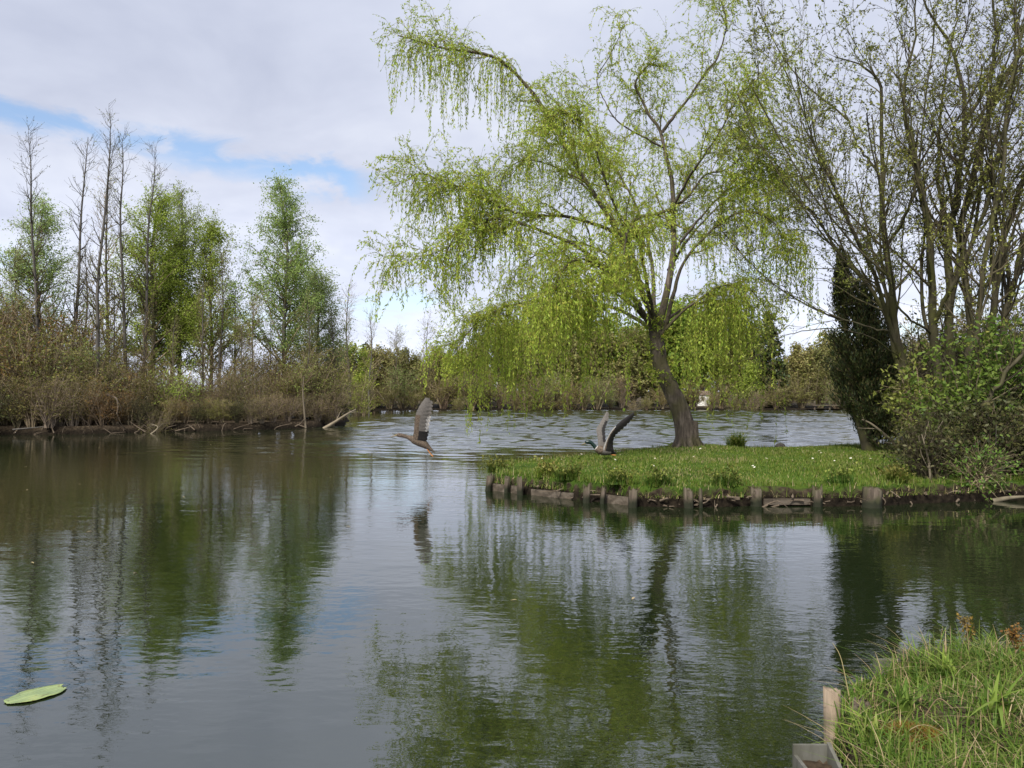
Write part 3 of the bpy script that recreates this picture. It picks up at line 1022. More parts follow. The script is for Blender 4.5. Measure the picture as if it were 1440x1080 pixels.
# ------------------------------------------------------------------ generic trees
def tree_mesh(h, kind):
    """crown and trunk meshes for a free-standing tree of height h, at the origin"""
    tr, cr = Mesh(), Mesh()
    if kind == 'pole':                       # tall, thin, bare
        w_ = lambda: rng.normal() * 0.006 * h
        P = resample([(0, 0, -0.3), (0.016 * h + w_(), 0, 0.22 * h), (0.026 * h + w_(), w_(), 0.45 * h), (0.034 * h + w_(), 0.01 * h, 0.7 * h), (0.05 * h + w_(), 0, 0.88 * h), (0.055 * h, 0, h)], 12)[None]
        Rr = np.linspace(0.0078 * h, 0.0006 * h, 12)[None]
        tr.add(tubes(P, Rr, 7))
        P2, R2 = grow(P, Rr, 62, (0.25, 1.0), (0.4, 1.1), (0.05 * h, 0.17 * h), 0.7, 0.12, 0.12, 6, 0.4, 0.008, 0.03)
        P3, R3 = grow(P2, R2, 260, (0.2, 1), (0.4, 1.0), (0.25, 0.9), 0.3, 0.08, 0.15, 4, 0.5, 0.006, 0.012)
        cr.add(tubes(P2, R2, 4), 1).add(tubes(P3, R3, 3), 1)
        cr.add(leaves(P3, 260, (0.05, 0.09), 0.5))
    elif kind in ('birch', 'birch_droop', 'lime'):
        top = 0.96
        P = resample([(0, 0, -0.3), (0.01 * h, 0, 0.35 * h), (0.0, 0.01 * h, 0.7 * h), (0.03 * h, 0, h * top)], 12)[None]
        Rr = np.linspace(0.011 * h, 0.002 * h, 12)[None]
        tr.add(tubes(P, Rr, 8))
        nb = 95
        P2, R2 = grow(P, Rr, nb, (0.10 if kind == 'lime' else 0.16, 0.99), (0.45, 1.0), (0.25 * h, 0.48 * h), 0.95, 0.03, 0.16, 7, 0.42, 0.008, 0.05, tp=0.85)
        dr = -0.25 if kind == 'birch_droop' else (-0.12 if kind == 'birch' else 0.02)
        P3, R3 = grow(P2, R2, 900, (0.2, 1), (0.4, 1.1), (0.35, 1.3), 0.2, dr, 0.15, 5, 0.5, 0.006, 0.012)
        cr.add(tubes(P2, R2, 5), 1).add(tubes(P3, R3, 3), 1)
        nl = {'birch': 15000, 'birch_droop': 22000, 'lime': 17000}[kind]
        cr.add(leaves(P3, int(nl * 1.25), (0.055, 0.115), 0.6, 0.0, (0.4, 0.9, 0.25), 0.10))
        cr.add(leaves(P2, nl // 6, (0.055, 0.11), 0.62, 0.3, (0.3, 1.0, 0.1), 0.08))
    elif kind == 'airy':                     # bare twiggy tree, a few leaves
        P = resample([(0, 0, -0.3), (0.01 * h, 0, 0.3 * h), (-0.02 * h, 0, 0.65 * h), (0.0, 0, h)], 10)[None]
        Rr = np.linspace(0.010 * h, 0.002 * h, 10)[None]
        tr.add(tubes(P, Rr, 7))
        P2, R2 = grow(P, Rr, 46, (0.15, 0.98), (0.4, 0.9), (0.14 * h, 0.30 * h), 0.65, 0.10, 0.1, 7, 0.45, 0.008, 0.04)
        P3, R3 = grow(P2, R2, 420, (0.15, 1), (0.4, 1.0), (0.35, 1.1), 0.2, 0.04, 0.16, 5, 0.5, 0.006, 0.012)
        cr.add(tubes(P2, R2, 4), 1).add(tubes(P3, R3, 3), 1)
        cr.add(leaves(P3, 1100, (0.05, 0.1), 0.5, 0.1, (0.4, 0.9, 0), 0.03))
    elif kind in ('round', 'roundgreen'):    # far shore tree
        P = resample([(0, 0, -0.4), (0.02 * h, 0, 0.3 * h), (0, 0, 0.55 * h), (0.02 * h, 0, 0.8 * h)], 8)[None]
        Rr = np.linspace(0.022 * h, 0.006 * h, 8)[None]
        tr.add(tubes(P, Rr, 7))
        P2, R2 = grow(P, Rr, 60, (0.08, 1.0), (0.4, 1.15), (0.25 * h, 0.5 * h), 0.35, 0.12, 0.1, 7, 0.5, 0.02, 0.08)
        P3, R3 = grow(P2, R2, 420, (0.2, 1), (0.4, 1.1), (0.12 * h, 0.24 * h), 0.2, 0.05, 0.15, 4, 0.5, 0.015, 0.03)
        cr.add(tubes(P2, R2, 4), 1).add(tubes(P3, R3, 3), 1)
        cr.add(leaves(P3, 6500, (0.12, 0.27), 0.65, 0.0, (0.3, 1.0, 0.1), 0.12))
        cr.add(leaves(P2, 1300, (0.12, 0.27), 0.65, 0.2, (0.3, 1.0, 0.1), 0.2))
    elif kind == 'spire':                    # far dark conifer
        P = resample([(0, 0, -0.4), (0, 0, 0.5 * h), (0, 0, h)], 8)[None]
        Rr = np.linspace(0.02 * h, 0.002 * h, 8)[None]
        tr.add(tubes(P, Rr, 6))
        P2, R2 = grow(P, Rr, 260, (0.06, 1.0), (1.1, 1.7), (0.2 * h, 0.27 * h), 0.85, 0.05, 0.07, 5, 0.3, 0.015, 0.05)
        cr.add(tubes(P2, R2, 3), 1)
        cr.add(leaves(P2, 7000, (0.18, 0.4), 0.5, 0.1, (0.7, 0.7, 0.3), 0.12))
    return tr, cr


TREE_MATS = {'pole': ('grey_bark', 'bud_leaf', 'dark_twig'), 'birch': ('grey_bark', 'birch_leaf_cool', 'brown_twig'),
             'birch_droop': ('grey_bark', 'birch_leaf', 'brown_twig'), 'lime': ('dark_bark', 'lime_leaf', 'brown_twig'),
             'airy': ('grey_bark', 'bud_leaf', 'brown_twig'), 'round': ('dark_bark', 'far_leaf', 'brown_twig'),
             'roundgreen': ('dark_bark', 'far_green', 'brown_twig'), 'spire': ('dark_bark', 'conifer_leaf', 'dark_twig')}
PROTO = {}


def tree(name, kind, px, d, top, label, group=None, rot=None, sx=1.0, base=None, cat='tree'):
    """a tree whose tip stands at photo pixel row top and column px"""
    x = (px - 720) / F * d
    zb = zat(x, d) if base is None else base
    h = W(px, top, d)[2] - zb
    key = kind
    n = PROTO.setdefault(key, [])
    if len(n) < (3 if kind in ('round', 'roundgreen', 'birch', 'lime', 'pole', 'airy') else 2):
        tr, cr = tree_mesh(h, kind)
        mats = TREE_MATS[kind]
        o = empty(name, (x, d, zb), label, cat, group)
        tr.build('trunk', M[mats[0]], o)
        cr.build('crown', [M[mats[1]], M[mats[2]]], o)
        n.append((o, h))
        o.scale = (sx, sx, 1)
    else:
        src, h0 = n[rng.integers(len(n))]
        o = copy_tree(src)
        o.name = name
        o.location = (x, d, zb)
        o.scale = (h / h0 * sx, h / h0 * sx, h / h0)
        tag(o, label, cat, group)
        if group is None and 'group' in o:
            del o['group']
    o.rotation_euler[2] = rng.uniform(0, 6.28) if rot is None else rot
    return o


# left bank
POLES = [(62, 33.5, 190, 'slim bare tree at the far left rising through the pale green birch', -2.6),
         (97, 34.5, 190, 'straight bare tree second from the left on the left bank', 0.4),
         (129, 33, 165, 'tallest bare tree leaning right on the left bank', 0.0),
         (178, 36, 192, 'dark bare tree just left of the green birches', 2.4),
         (197, 37, 205, 'bare tree with a forked twiggy top beside the green birches', 1.0)]
for px, d, top, lab, rz in POLES:
    tree('bare_tree', 'pole', px, d, top, lab, 'bare trees on the left bank', rot=rz)
tree('birch_tree', 'birch', 52, 41, 272, 'pale green birch behind the slim bare tree at the far left', sx=1.15)
tree('birch_tree', 'lime', 212, 39, 262, 'bright green tree left of the two leafy trees in the left group', sx=1.15)
tree('birch_tree', 'birch', 252, 42, 258, 'tall thin green birch in the middle of the left group', sx=0.95)
tree('birch_tree', 'lime', 296, 40, 300, 'lower bright green tree at the right of the left group', sx=1.0)
tree('birch_tree', 'lime', 240, 41, 330, 'bushy bright green tree filling the middle of the left group', sx=1.15)
tree('birch_tree', 'birch_droop', 402, 40, 250, 'tall leafy birch with a pointed top standing alone near the bank tip', sx=1.05)
tree('birch_tree', 'birch', 448, 44, 372, 'small thin birch right of the tall lone birch', sx=1.1)
for px, d, top, lab in [(150, 38, 255, 'airy leafless tree between the leaning bare tree and the green birches'),
                        (330, 41, 395, 'low twiggy grey tree in the gap left of the tall lone birch'),
                        (355, 38, 420, 'twiggy grey sapling at the foot of the tall lone birch'),
                        (20, 40, 345, 'airy leafless tree at the left edge of the picture'),
                        (432, 38, 425, 'twiggy brown tree right under the tall lone birch'),
                        (118, 41, 350, 'low airy tree behind the leaning bare tree'),
                        (285, 37, 400, 'grey twiggy tree below the lower bright green tree'),
                        (160, 36, 395, 'short twiggy tree rising from the thicket left of the green birches'), (205, 36.5, 430, 'short grey twiggy tree at the foot of the left leafy tree'),
                        (310, 39, 355, 'slender grey twiggy tree on the right flank of the green group'), (380, 39, 440, 'brown sapling left of the lone birch trunk'),
                        (465, 42, 430, 'thin bare tree close to the bank tip'), (340, 36, 450, 'low brown sapling in the gap before the lone birch'), (245, 35.5, 450, 'low brown sapling before the bushy bright green tree')]:
    tree('airy_tree', 'airy', px, d, top, lab, 'leafless twiggy trees on the left bank')


# ------------------------------------------------------------------ thicket shrubs
def shrub_mesh(h, spread, nstem=24, n2=150, n3=620, nl=900, leafL=(0.05, 0.11), up=0.05):
    st, cr = Mesh(), Mesh()
    a = rng.uniform(0, 6.28, nstem)
    le = rng.uniform(0.1, 0.8, nstem) * spread
    hh = h * rng.uniform(0.55, 1.0, nstem)
    p0 = np.stack([np.cos(a) * 0.25 * spread * rng.random(nstem), np.sin(a) * 0.25 * spread * rng.random(nstem), np.full(nstem, -0.1)], 1)
    p3 = np.stack([np.cos(a) * le, np.sin(a) * le, hh], 1)
    K = 8
    t = np.linspace(0, 1, K)[None, :, None]
    P = p0[:, None] * (1 - t) + p3[:, None] * t
    P[..., :2] *= (0.55 + 0.45 * t)
    P[:, 1:] += np.cumsum(rng.normal(size=(nstem, K - 1, 3)) * 0.035 * h / 3, 1)
    Rr = np.linspace(0.028, 0.008, K)[None] * rng.uniform(0.7, 1.5, nstem)[:, None]
    st.add(tubes(P, Rr, 5))
    P2, R2 = grow(P, Rr, n2, (0.15, 1), (0.4, 1.2), (0.25 * h, 0.5 * h), 0.4, up, 0.14, 6, 0.5, 0.006, 0.014)
    P3, R3 = grow(P2, R2, n3, (0.1, 1), (0.4, 1.2), (0.1 * h, 0.28 * h), 0.2, up, 0.2, 4, 0.6, 0.005, 0.008)
    cr.add(tubes(P2, R2, 4), 1).add(tubes(P3, R3, 3), 1)
    if nl:
        cr.add(leaves(P3, nl, leafL, 0.55, 0.0, (0.4, 1.0, 0.1), 0.03))
    return st, cr


SHRUB = {}
SHRUB_KINDS = {'brown': ('brown_twig', 'olive_leaf', 'pale_twig', 900), 'olive': ('brown_twig', 'olive_leaf', 'brown_twig', 3600),
               'rusty': ('brown_twig', 'rust_leaf', 'brown_twig', 2300), 'green': ('brown_twig', 'birch_leaf', 'brown_twig', 3200),
               'lime': ('brown_twig', 'lime_leaf', 'brown_twig', 3000), 'dark': ('dark_twig', 'ivy_leaf', 'dark_twig', 2600)}
SEEN_LABELS = {}


def shrub(kind, x, y, h, label, group, name='shrub', sp=1.0):
    L = SHRUB.setdefault(kind, [])
    if len(L) < (4 if kind in ('brown', 'olive') else 2):
        tw, lf, bk, nl = SHRUB_KINDS[kind]
        st, cr = shrub_mesh(3.0, 1.6, nl=nl)
        o = empty(name, (x, y, zat(x, y)), label, 'shrub', group)
        st.build('stem', M[bk], o)
        cr.build('crown', [M[lf], M[tw]], o)
        L.append(o)
    else:
        o = copy_tree(L[rng.integers(len(L))])
        o.name = name
        o.location = (x, y, zat(x, y))
        tag(o, label, 'shrub', group)
    s = h / 3.0
    o.scale = (s * sp, s * sp, s)
    o.rotation_euler[2] = rng.uniform(0, 6.28)
    return o


MARKS = [(-400, 'at the far left edge of the left bank'), (30, 'below the slim bare tree at the far left'), (80, 'below the second bare tree from the left'),
         (115, 'below the tallest leaning bare tree'), (150, 'left of the green birch group'), (190, 'below the dark bare tree'), (225, 'below the left leafy tree of the group'),
         (265, 'below the middle of the green birch group'), (305, 'below the lower bright green tree'), (345, 'in the gap before the lone birch'),
         (385, 'left of the lone birch foot'), (415, 'right of the lone birch foot'), (450, 'near the tip of the left bank'), (478, 'at the very tip of the left bank')]
TONE = {'brown': 'bare brown', 'olive': 'olive', 'rusty': 'rust coloured', 'green': 'fresh green', 'lime': 'lime green', 'dark': 'dark'}


def mark(px):
    s = MARKS[0][1]
    for p, t in MARKS:
        if px >= p - 15:
            s = t
    return s


def thicket():
    # (row depth behind the waterline, spacing in photo px, height function)
    prof = lambda px: np.interp(px, [-60, 0, 70, 130, 170, 230, 300, 360, 420, 470, 500], [445, 432, 440, 462, 490, 520, 525, 500, 480, 500, 535])
    rows = [('waterside', 0.55, 19, 0.42), ('middle row', 2.4, 20, 0.75), ('rear row', 4.8, 22, 1.0)]
    for rname, off, spc, frac in rows:
        px = -50.0
        while px < 486:
            if not (rname != 'waterside' and px > 470):
                wl = np.interp(px, [-260, 0, 100, 200, 300, 400, 455, 486], [620, 611.5, 611, 608.5, 606, 603.5, 601, 596])
                d0 = G(px, wl)[1]
                d = d0 + off + rng.uniform(-0.5, 0.5)
                x = (px - 720) / F * d
                top = W(px, prof(px) + rng.uniform(-12, 18), d)[2]
                z0 = zat(x, d)
                h = max(1.0, (top - z0) * frac * rng.uniform(0.85, 1.1))
                u = rng.random()
                kind = 'brown' if u < 0.46 else 'olive' if u < 0.86 else 'rusty' if u < 0.95 else 'green'
                if rname == 'waterside' and u < 0.62:
                    kind = 'dark' if u < 0.26 else 'brown'
                size = 'tall ' if h > 3.6 else 'low ' if h < 1.8 else ''
                lab = f'{size}{TONE[kind]} shrub, thicket {rname}, {mark(px)}'
                shrub(kind, x, d, h, lab, 'shrubs of the left bank thicket', sp=np.interp(h, [1, 3, 5], [1.35, 1.15, 0.9]))
            px += spc * rng.uniform(0.8, 1.2)


thicket()
# brighter shrubs in front of the mass
for kind, px, off, top, lab in [('lime', 505, 18, 535, 'bright lime bush beyond the tip of the left bank'), ('green', 62, 0.7, 583, 'small green bush at the waterside left of centre of the thicket'),
                                ('rusty', 290, 0.8, 560, 'yellow rust bush at the waterside below the green birch group'), ('lime', 245, 2.0, 515, 'lime sapling in front of the green birch group'),
                                ('rusty', 350, 2.2, 545, 'tan bush in front of the grey saplings')]:
    wl = np.interp(px, [0, 100, 200, 300, 400, 455, 486], [611.5, 611, 608.5, 606, 603.5, 601, 596])
    d = G(px, wl)[1] + off
    x = (px - 720) / F * d
    z0 = zat(x, d)
    shrub(kind, x, d, W(px, top, d)[2] - z0, lab, 'brighter bushes of the left bank', sp=1.1)


def driftwood(name, pts, d, r, label, mat, nb=4, cat='branch', group=None):
    P = [W(p[0], p[1], d + (p[2] if len(p) > 2 else 0)) for p in pts]
    P = resample(P, 12)[None]
    Rr = np.linspace(r, r * 0.35, 12)[None]
    ms = Mesh().add(tubes(P, Rr, 7))
    if nb:
        P2, R2 = grow(P, Rr, nb, (0.3, 1), (0.4, 1), (0.3, 0.9), 0.3, 0.02, 0.1, 5, 0.5, 0.006, 0.03)
        ms.add(tubes(P2, R2, 5))
    return tag(ms.build(name, M[mat], None, P[0, 0]), label, cat, group)


driftwood('fallen_branch', [(455, 603), (470, 594), (487, 583), (500, 576, 1)], 35.5, 0.085, 'pale broken branch leaning out of the water at the left bank tip', 'pale_twig', 5)
driftwood('fallen_branch', [(208, 613), (218, 606), (222, 600), (212, 596)], 30.4, 0.035, 'curved pale root dipping into the water below the green birches', 'pale_twig', 2)
driftwood('fallen_branch', [(108, 592, .3), (116, 575, .4), (121, 560, .5), (124, 545, .6)], 30.2, 0.05, 'upright pale stem in the thicket below the leaning bare tree', 'pale_twig', 3)
driftwood('fallen_branch', [(150, 555, .5), (163, 560, .5), (166, 572, .4), (164, 582, .3)], 30.6, 0.05, 'hooked pale branch hanging over the thicket', 'pale_twig', 2)
driftwood('fallen_branch', [(60, 575, .3), (72, 558, .5), (85, 545, .6), (92, 525, .8)], 30.4, 0.045, 'forked pale stem low in the thicket at the left', 'pale_twig', 4)
driftwood('fallen_branch', [(18, 604, 0), (40, 602), (62, 600)], 29.2, 0.03, 'grey log lying on the waterline at the far left', 'grey_bark', 0)
driftwood('fallen_branch', [(430, 602), (428, 580), (426, 555), (427, 530)], 35.0, 0.05, 'thin pale stem standing near the tip of the left bank', 'pale_twig', 3)
for i, px in enumerate(range(6, 455, 14)):
    px = px + rng.uniform(-4, 4)
    wl = np.interp(px, [0, 100, 200, 300, 400, 455], [611.5, 611, 608.5, 606, 603.5, 601])
    d = G(px, wl)[1] + rng.uniform(-0.1, 0.35)
    a0 = W(px, wl + 1.0, d)
    a0[2] = rng.uniform(-0.05, 0.1)
    v = np.array((rng.uniform(-1, 1), rng.uniform(-0.4, 0.2), rng.uniform(0.0, 0.55)))
    P = resample([a0, a0 + v * 0.5 + rng.normal(size=3) * 0.07, a0 + v * rng.uniform(0.7, 1.3)], 6)
    P[:, 2] = np.maximum(P[:, 2], -0.05)
    o = Mesh().add(tubes(P, np.linspace(0.025, 0.008, 6) * rng.uniform(0.5, 1.3), 5)).build('root', M['root'], None, P[0])
    o.name = 'bank_root'
    tag(o, f'exposed root at the waterline {mark(px)}', 'root', 'exposed roots along the left bank')

# ------------------------------------------------------------------ far shore
far_label = [(-400, 'behind the left bank'), (490, 'just beyond the tip of the left bank'), (540, 'left of the flying brown duck'), (590, 'above the flying brown duck'),
             (640, 'behind the left willow strands'), (700, 'behind the middle of the willow strands'), (770, 'left of the willow trunk'), (850, 'above the rising drake'),
             (915, 'directly behind the willow trunk'), (975, 'right of the willow trunk'), (1040, 'behind the right willow strands'), (1095, 'in the gap left of the dark cypress'), (1165, 'behind the dark cypress'), (1260, 'behind the right bank trees')]


def fmark(px):
    s = far_label[0][1]
    for p, t in far_label:
        if px >= p:
            s = t
    return s


FT = [('round', 478, 80, 488), ('roundgreen', 497, 78, 500), ('spire', 515, 84, 484), ('round', 532, 82, 497), ('round', 553, 84, 500), ('round', 574, 83, 497), ('round', 596, 82, 498), ('round', 618, 84, 494),
      ('roundgreen', 640, 81, 500), ('round', 660, 84, 492), ('spire', 676, 88, 478), ('roundgreen', 700, 82, 470), ('roundgreen', 724, 84, 480), ('round', 748, 82, 492), ('roundgreen', 770, 85, 455), ('round', 795, 82, 488),
      ('roundgreen', 818, 84, 462), ('round', 842, 82, 490), ('roundgreen', 868, 85, 482), ('round', 893, 82, 494), ('roundgreen', 918, 84, 486), ('roundgreen', 944, 86, 452), ('round', 966, 88, 480),
      ('roundgreen', 985, 86, 455), ('roundgreen', 1022, 84, 462), ('round', 1036, 84, 496), ('spire', 1082, 80, 447), ('spire', 1062, 88, 462), ('roundgreen', 1060, 80, 505), ('round', 1104, 84, 500), ('round', 1128, 80, 480),
      ('round', 1150, 80, 487), ('round', 1172, 82, 480), ('round', 1200, 84, 492), ('roundgreen', 1230, 84, 486), ('round', 1262, 86, 490), ('round', 1300, 84, 484), ('round', 1340, 86, 488), ('round', 1385, 84, 482), ('roundgreen', 1430, 86, 488), ('round', 1475, 86, 486)]
KN = {'round': ('round_tree', 'brownish far shore tree '), 'roundgreen': ('round_tree', 'green far shore tree '), 'spire': ('conifer_tree', 'dark pointed far shore conifer ')}
for kind, px, d, top in FT:
    tree(KN[kind][0], kind, px, d, top + rng.uniform(-10, 12) - (20 if 660 < px < 1060 and kind != 'spire' else 0), KN[kind][1] + fmark(px), 'trees along the far shore', sx=(1.0 if kind == 'spire' else rng.uniform(0.95, 1.2)))
for px, d, top, lab in [(490, 62, 405, 'tall airy tree standing behind the tip of the left bank'), (520, 72, 440, 'airy bare tree on the far shore beyond the bank tip'), (556, 80, 462, 'bare tree crown above the far shore left of the willow'), (602, 80, 448, 'thin bare tree on the far shore above the flying brown duck')]:
    tree('airy_tree', 'airy', px, d, top, lab, 'leafless trees beyond the bank tip')
px = 470
while px < 1500:
    d = rng.uniform(75.2, 79.5)
    x = (px - 720) / F * d
    kind = 'olive' if rng.random() < 0.5 else 'brown' if rng.random() < 0.35 else 'green'
    shrub(kind, x, d, rng.uniform(1.4, 3.8), f'{TONE[kind]} bush on the far waterline {fmark(px)}', 'bushes along the far shore', sp=1.3)
    px += rng.uniform(15, 25)


# white cabin and jetty on the far shore
def far_house():
    c = W(988, 556, 84)
    c[2] = zat(c[0], c[1])
    root = empty('cabin', c, 'small white cabin half hidden behind the far shore bushes', 'cabin')
    Mesh().add(box(-1.2, 1.2, -1, 1, 0, 1.9)).build('wall', M['white_wall'], root, smooth=False)
    V = np.array([(-1.4, -1.2, 1.88), (1.4, -1.2, 1.88), (1.4, 1.2, 1.88), (-1.4, 1.2, 1.88), (-1.4, 0, 2.6), (1.4, 0, 2.6)], float)
    Mesh().add((V, np.array([(0, 1, 5, 4), (2, 3, 4, 5), (0, 4, 3, 3), (1, 2, 5, 5), (0, 3, 2, 1)]))).build('roof', M['roof_tile'], root, smooth=False)
    w_ = Mesh().add(box(-0.5, 0.1, -1.03, -0.9, 0.9, 1.5)).build('window', M['window_glass'], root, smooth=False)
    j = W(1163, 574, 74.5)
    j[2] = 0
    root.scale = (0.55, 0.55, 0.62)
    rj = empty('jetty', j, 'small wooden jetty on the far shore left of the dark cypress', 'jetty')
    Mesh().add(box(-1.6, 1.6, -0.8, 1.5, 0.45, 0.53)).build('deck', M['post_wood'], rj, smooth=False)
    for x in (-1.4, 0, 1.4):
        Mesh().add(lathe_post((x, -0.6), 0.09, -0.5, 0.9, 8)).build('post', M['post_wood'], rj)


far_house()


# ------------------------------------------------------------------ right bank
def stems_tree(name, base, D, limbs, label, n2, n3, nl, seed=0, leafmat='bud_leaf'):
    b = W(base[0], base[1], D)
    b[2] = zat(b[0], b[1])
    root = empty(name, b, label, 'tree')
    tr, cr = Mesh(), Mesh()
    P1, R1 = [], []
    for pts, r0, r1 in limbs:
        P, Rr = limb(pts, D, r0 * 0.74, r1 * 0.8, 24, 0.015)
        if pts[0][1] > 560:
            P[0, 2] = zat(P[0, 0], P[0, 1]) - 0.1
        P1.append(P)
        R1.append(Rr)
        tr.add(tubes(P, Rr, 8))
    P1, R1 = np.array(P1), np.array(R1)
    PX, RX = grow(P1, R1, 13, (0.12, 0.6), (0.12, 0.36), (2.4, 5.0), 0.2, 0.02, 0.035, 24, 0.55, 0.02, 0.04, tip=0.2)
    tr.add(tubes(PX, RX, 6))
    P1, R1 = np.concatenate([P1, PX]), np.concatenate([R1, RX])
    tr.build('trunk', M['dark_bark'], root, b)
    P2, R2 = grow(P1, R1, n2, (0.25, 1.0), (0.35, 0.95), (0.7, 2.1), 0.35, 0.07, 0.10, 8, 0.45, 0.006, 0.028)
    P3, R3 = grow(P2, R2, n3, (0.1, 1.0), (0.35, 1.0), (0.35, 1.1), 0.2, 0.06, 0.14, 6, 0.55, 0.004, 0.009)
    P4, R4 = grow(P3, R3, n3 * 2, (0.15, 1.0), (0.35, 1.0), (0.15, 0.5), 0.2, 0.04, 0.16, 4, 0.6, 0.003, 0.005)
    cr.add(tubes(P2, R2, 5), 1).add(tubes(P3, R3, 4), 1).add(tubes(P4, R4, 3), 1)
    cr.add(leaves(P4, nl, (0.035, 0.07), 0.5, 0.1, (0.5, 0.9, 0.0), 0.008))
    cr.add(leaves(P3, nl // 3, (0.03, 0.065), 0.5, 0.1, (0.5, 0.9, 0.0), 0.008))
    cr.build('crown', [M[leafmat], M['dark_twig']], root, b)


stems_tree('alder_tree', (1300, 640), 15.0, [
    ([(1292, 645), (1280, 560), (1268, 500), (1255, 430), (1247, 345, .2), (1238, 293, .2), (1243, 262, .2), (1238, 194, .3), (1240, 128, .3), (1227, 105, .3), (1210, 89, .3), (1174, 80, .3)], .12, .012),
    ([(1286, 640), (1272, 540), (1255, 468), (1221, 370, -.3), (1198, 322, -.5), (1178, 275, -.6), (1163, 236, -.7), (1145, 205, -.8), (1127, 170, -.8)], .075, .01),
    ([(1288, 640), (1265, 520), (1238, 430, .2), (1205, 385, .4), (1180, 356, .6), (1146, 302, .8), (1122, 280, .9), (1108, 240, 1)], .07, .01),
    ([(1255, 430), (1225, 400, .4), (1195, 372, .8), (1150, 330, 1.3), (1120, 322, 1.6), (1090, 330, 1.8)], .035, .008),
    ([(1247, 345, .2), (1275, 300, -.3), (1290, 240, -.5), (1283, 180, -.6), (1265, 120, -.6), (1262, 60, -.6)], .045, .01),
    ([(1238, 250, .2), (1205, 200, .6), (1185, 150, .8), (1160, 130, .9)], .035, .008),
    ([(1262, 470), (1210, 455, .2), (1160, 440, .4), (1120, 418, .5), (1075, 395, .6)], .028, .006),
    ([(1270, 505), (1215, 470, -.4), (1160, 462, -.6), (1110, 470, -.8), (1088, 480, -.9)], .02, .005)],
    'multi stemmed half bare tree left of the right bank with mossy stems', 190, 850, 14000)
stems_tree('alder_tree', (1335, 650), 14.5, [
    ([(1330, 655), (1322, 560), (1312, 459), (1310, 379), (1304, 302), (1292, 250), (1288, 230), (1277, 195), (1270, 140), (1285, 60), (1290, -20)], .125, .015),
    ([(1345, 655), (1340, 560), (1335, 471), (1336, 393), (1336, 322), (1347, 279), (1349, 240), (1357, 178), (1352, 111), (1335, 61), (1304, 14), (1290, -40)], .13, .015),
    ([(1352, 650), (1360, 540), (1364, 434, .3), (1350, 330, .4), (1370, 250, .4), (1385, 180, .4), (1402, 125, .4), (1440, 69, .4), (1490, 10, .4)], .10, .05),
    ([(1312, 459), (1345, 390, -.5), (1385, 300, -.9), (1400, 230, -1.1), (1420, 150, -1.2), (1430, 60, -1.3), (1425, -40, -1.3)], .06, .012),
    ([(1336, 322), (1318, 250, .5), (1322, 180, .8), (1330, 100, .9), (1345, 20, 1), (1350, -60, 1)], .05, .012),
    ([(1310, 470), (1270, 440, -.5), (1252, 400, -.7), (1238, 360, -.8), (1215, 310, -.9), (1190, 290, -1)], .03, .007),
    ([(1357, 178), (1390, 110, -.3), (1400, 50, -.4), (1392, -10, -.4), (1380, -70, -.4)], .05, .012)],
    'tall half bare tree in the middle of the right bank with upright mossy stems', 220, 950, 15000)
stems_tree('alder_tree', (1400, 650), 13.5, [
    ([(1390, 660), (1388, 560), (1392, 470), (1399, 399), (1410, 342), (1433, 279), (1455, 180), (1465, 60)], .11, .02),
    ([(1402, 660), (1405, 560), (1413, 451), (1430, 380), (1442, 322), (1480, 220), (1500, 100)], .09, .02),
    ([(1380, 655), (1378, 560, -.2), (1375, 450, -.3), (1390, 340, -.4), (1412, 240, -.4), (1418, 140, -.4), (1440, 40, -.4), (1450, -60, -.4)], .08, .015),
    ([(1340, 665, -1), (1360, 605, -1.1), (1385, 565, -1.2), (1412, 530, -1.3), (1445, 487, -1.4), (1490, 450, -1.4)], .06, .03)],
    'half bare tree at the right edge with a dark stem leaning right', 150, 650, 10000)


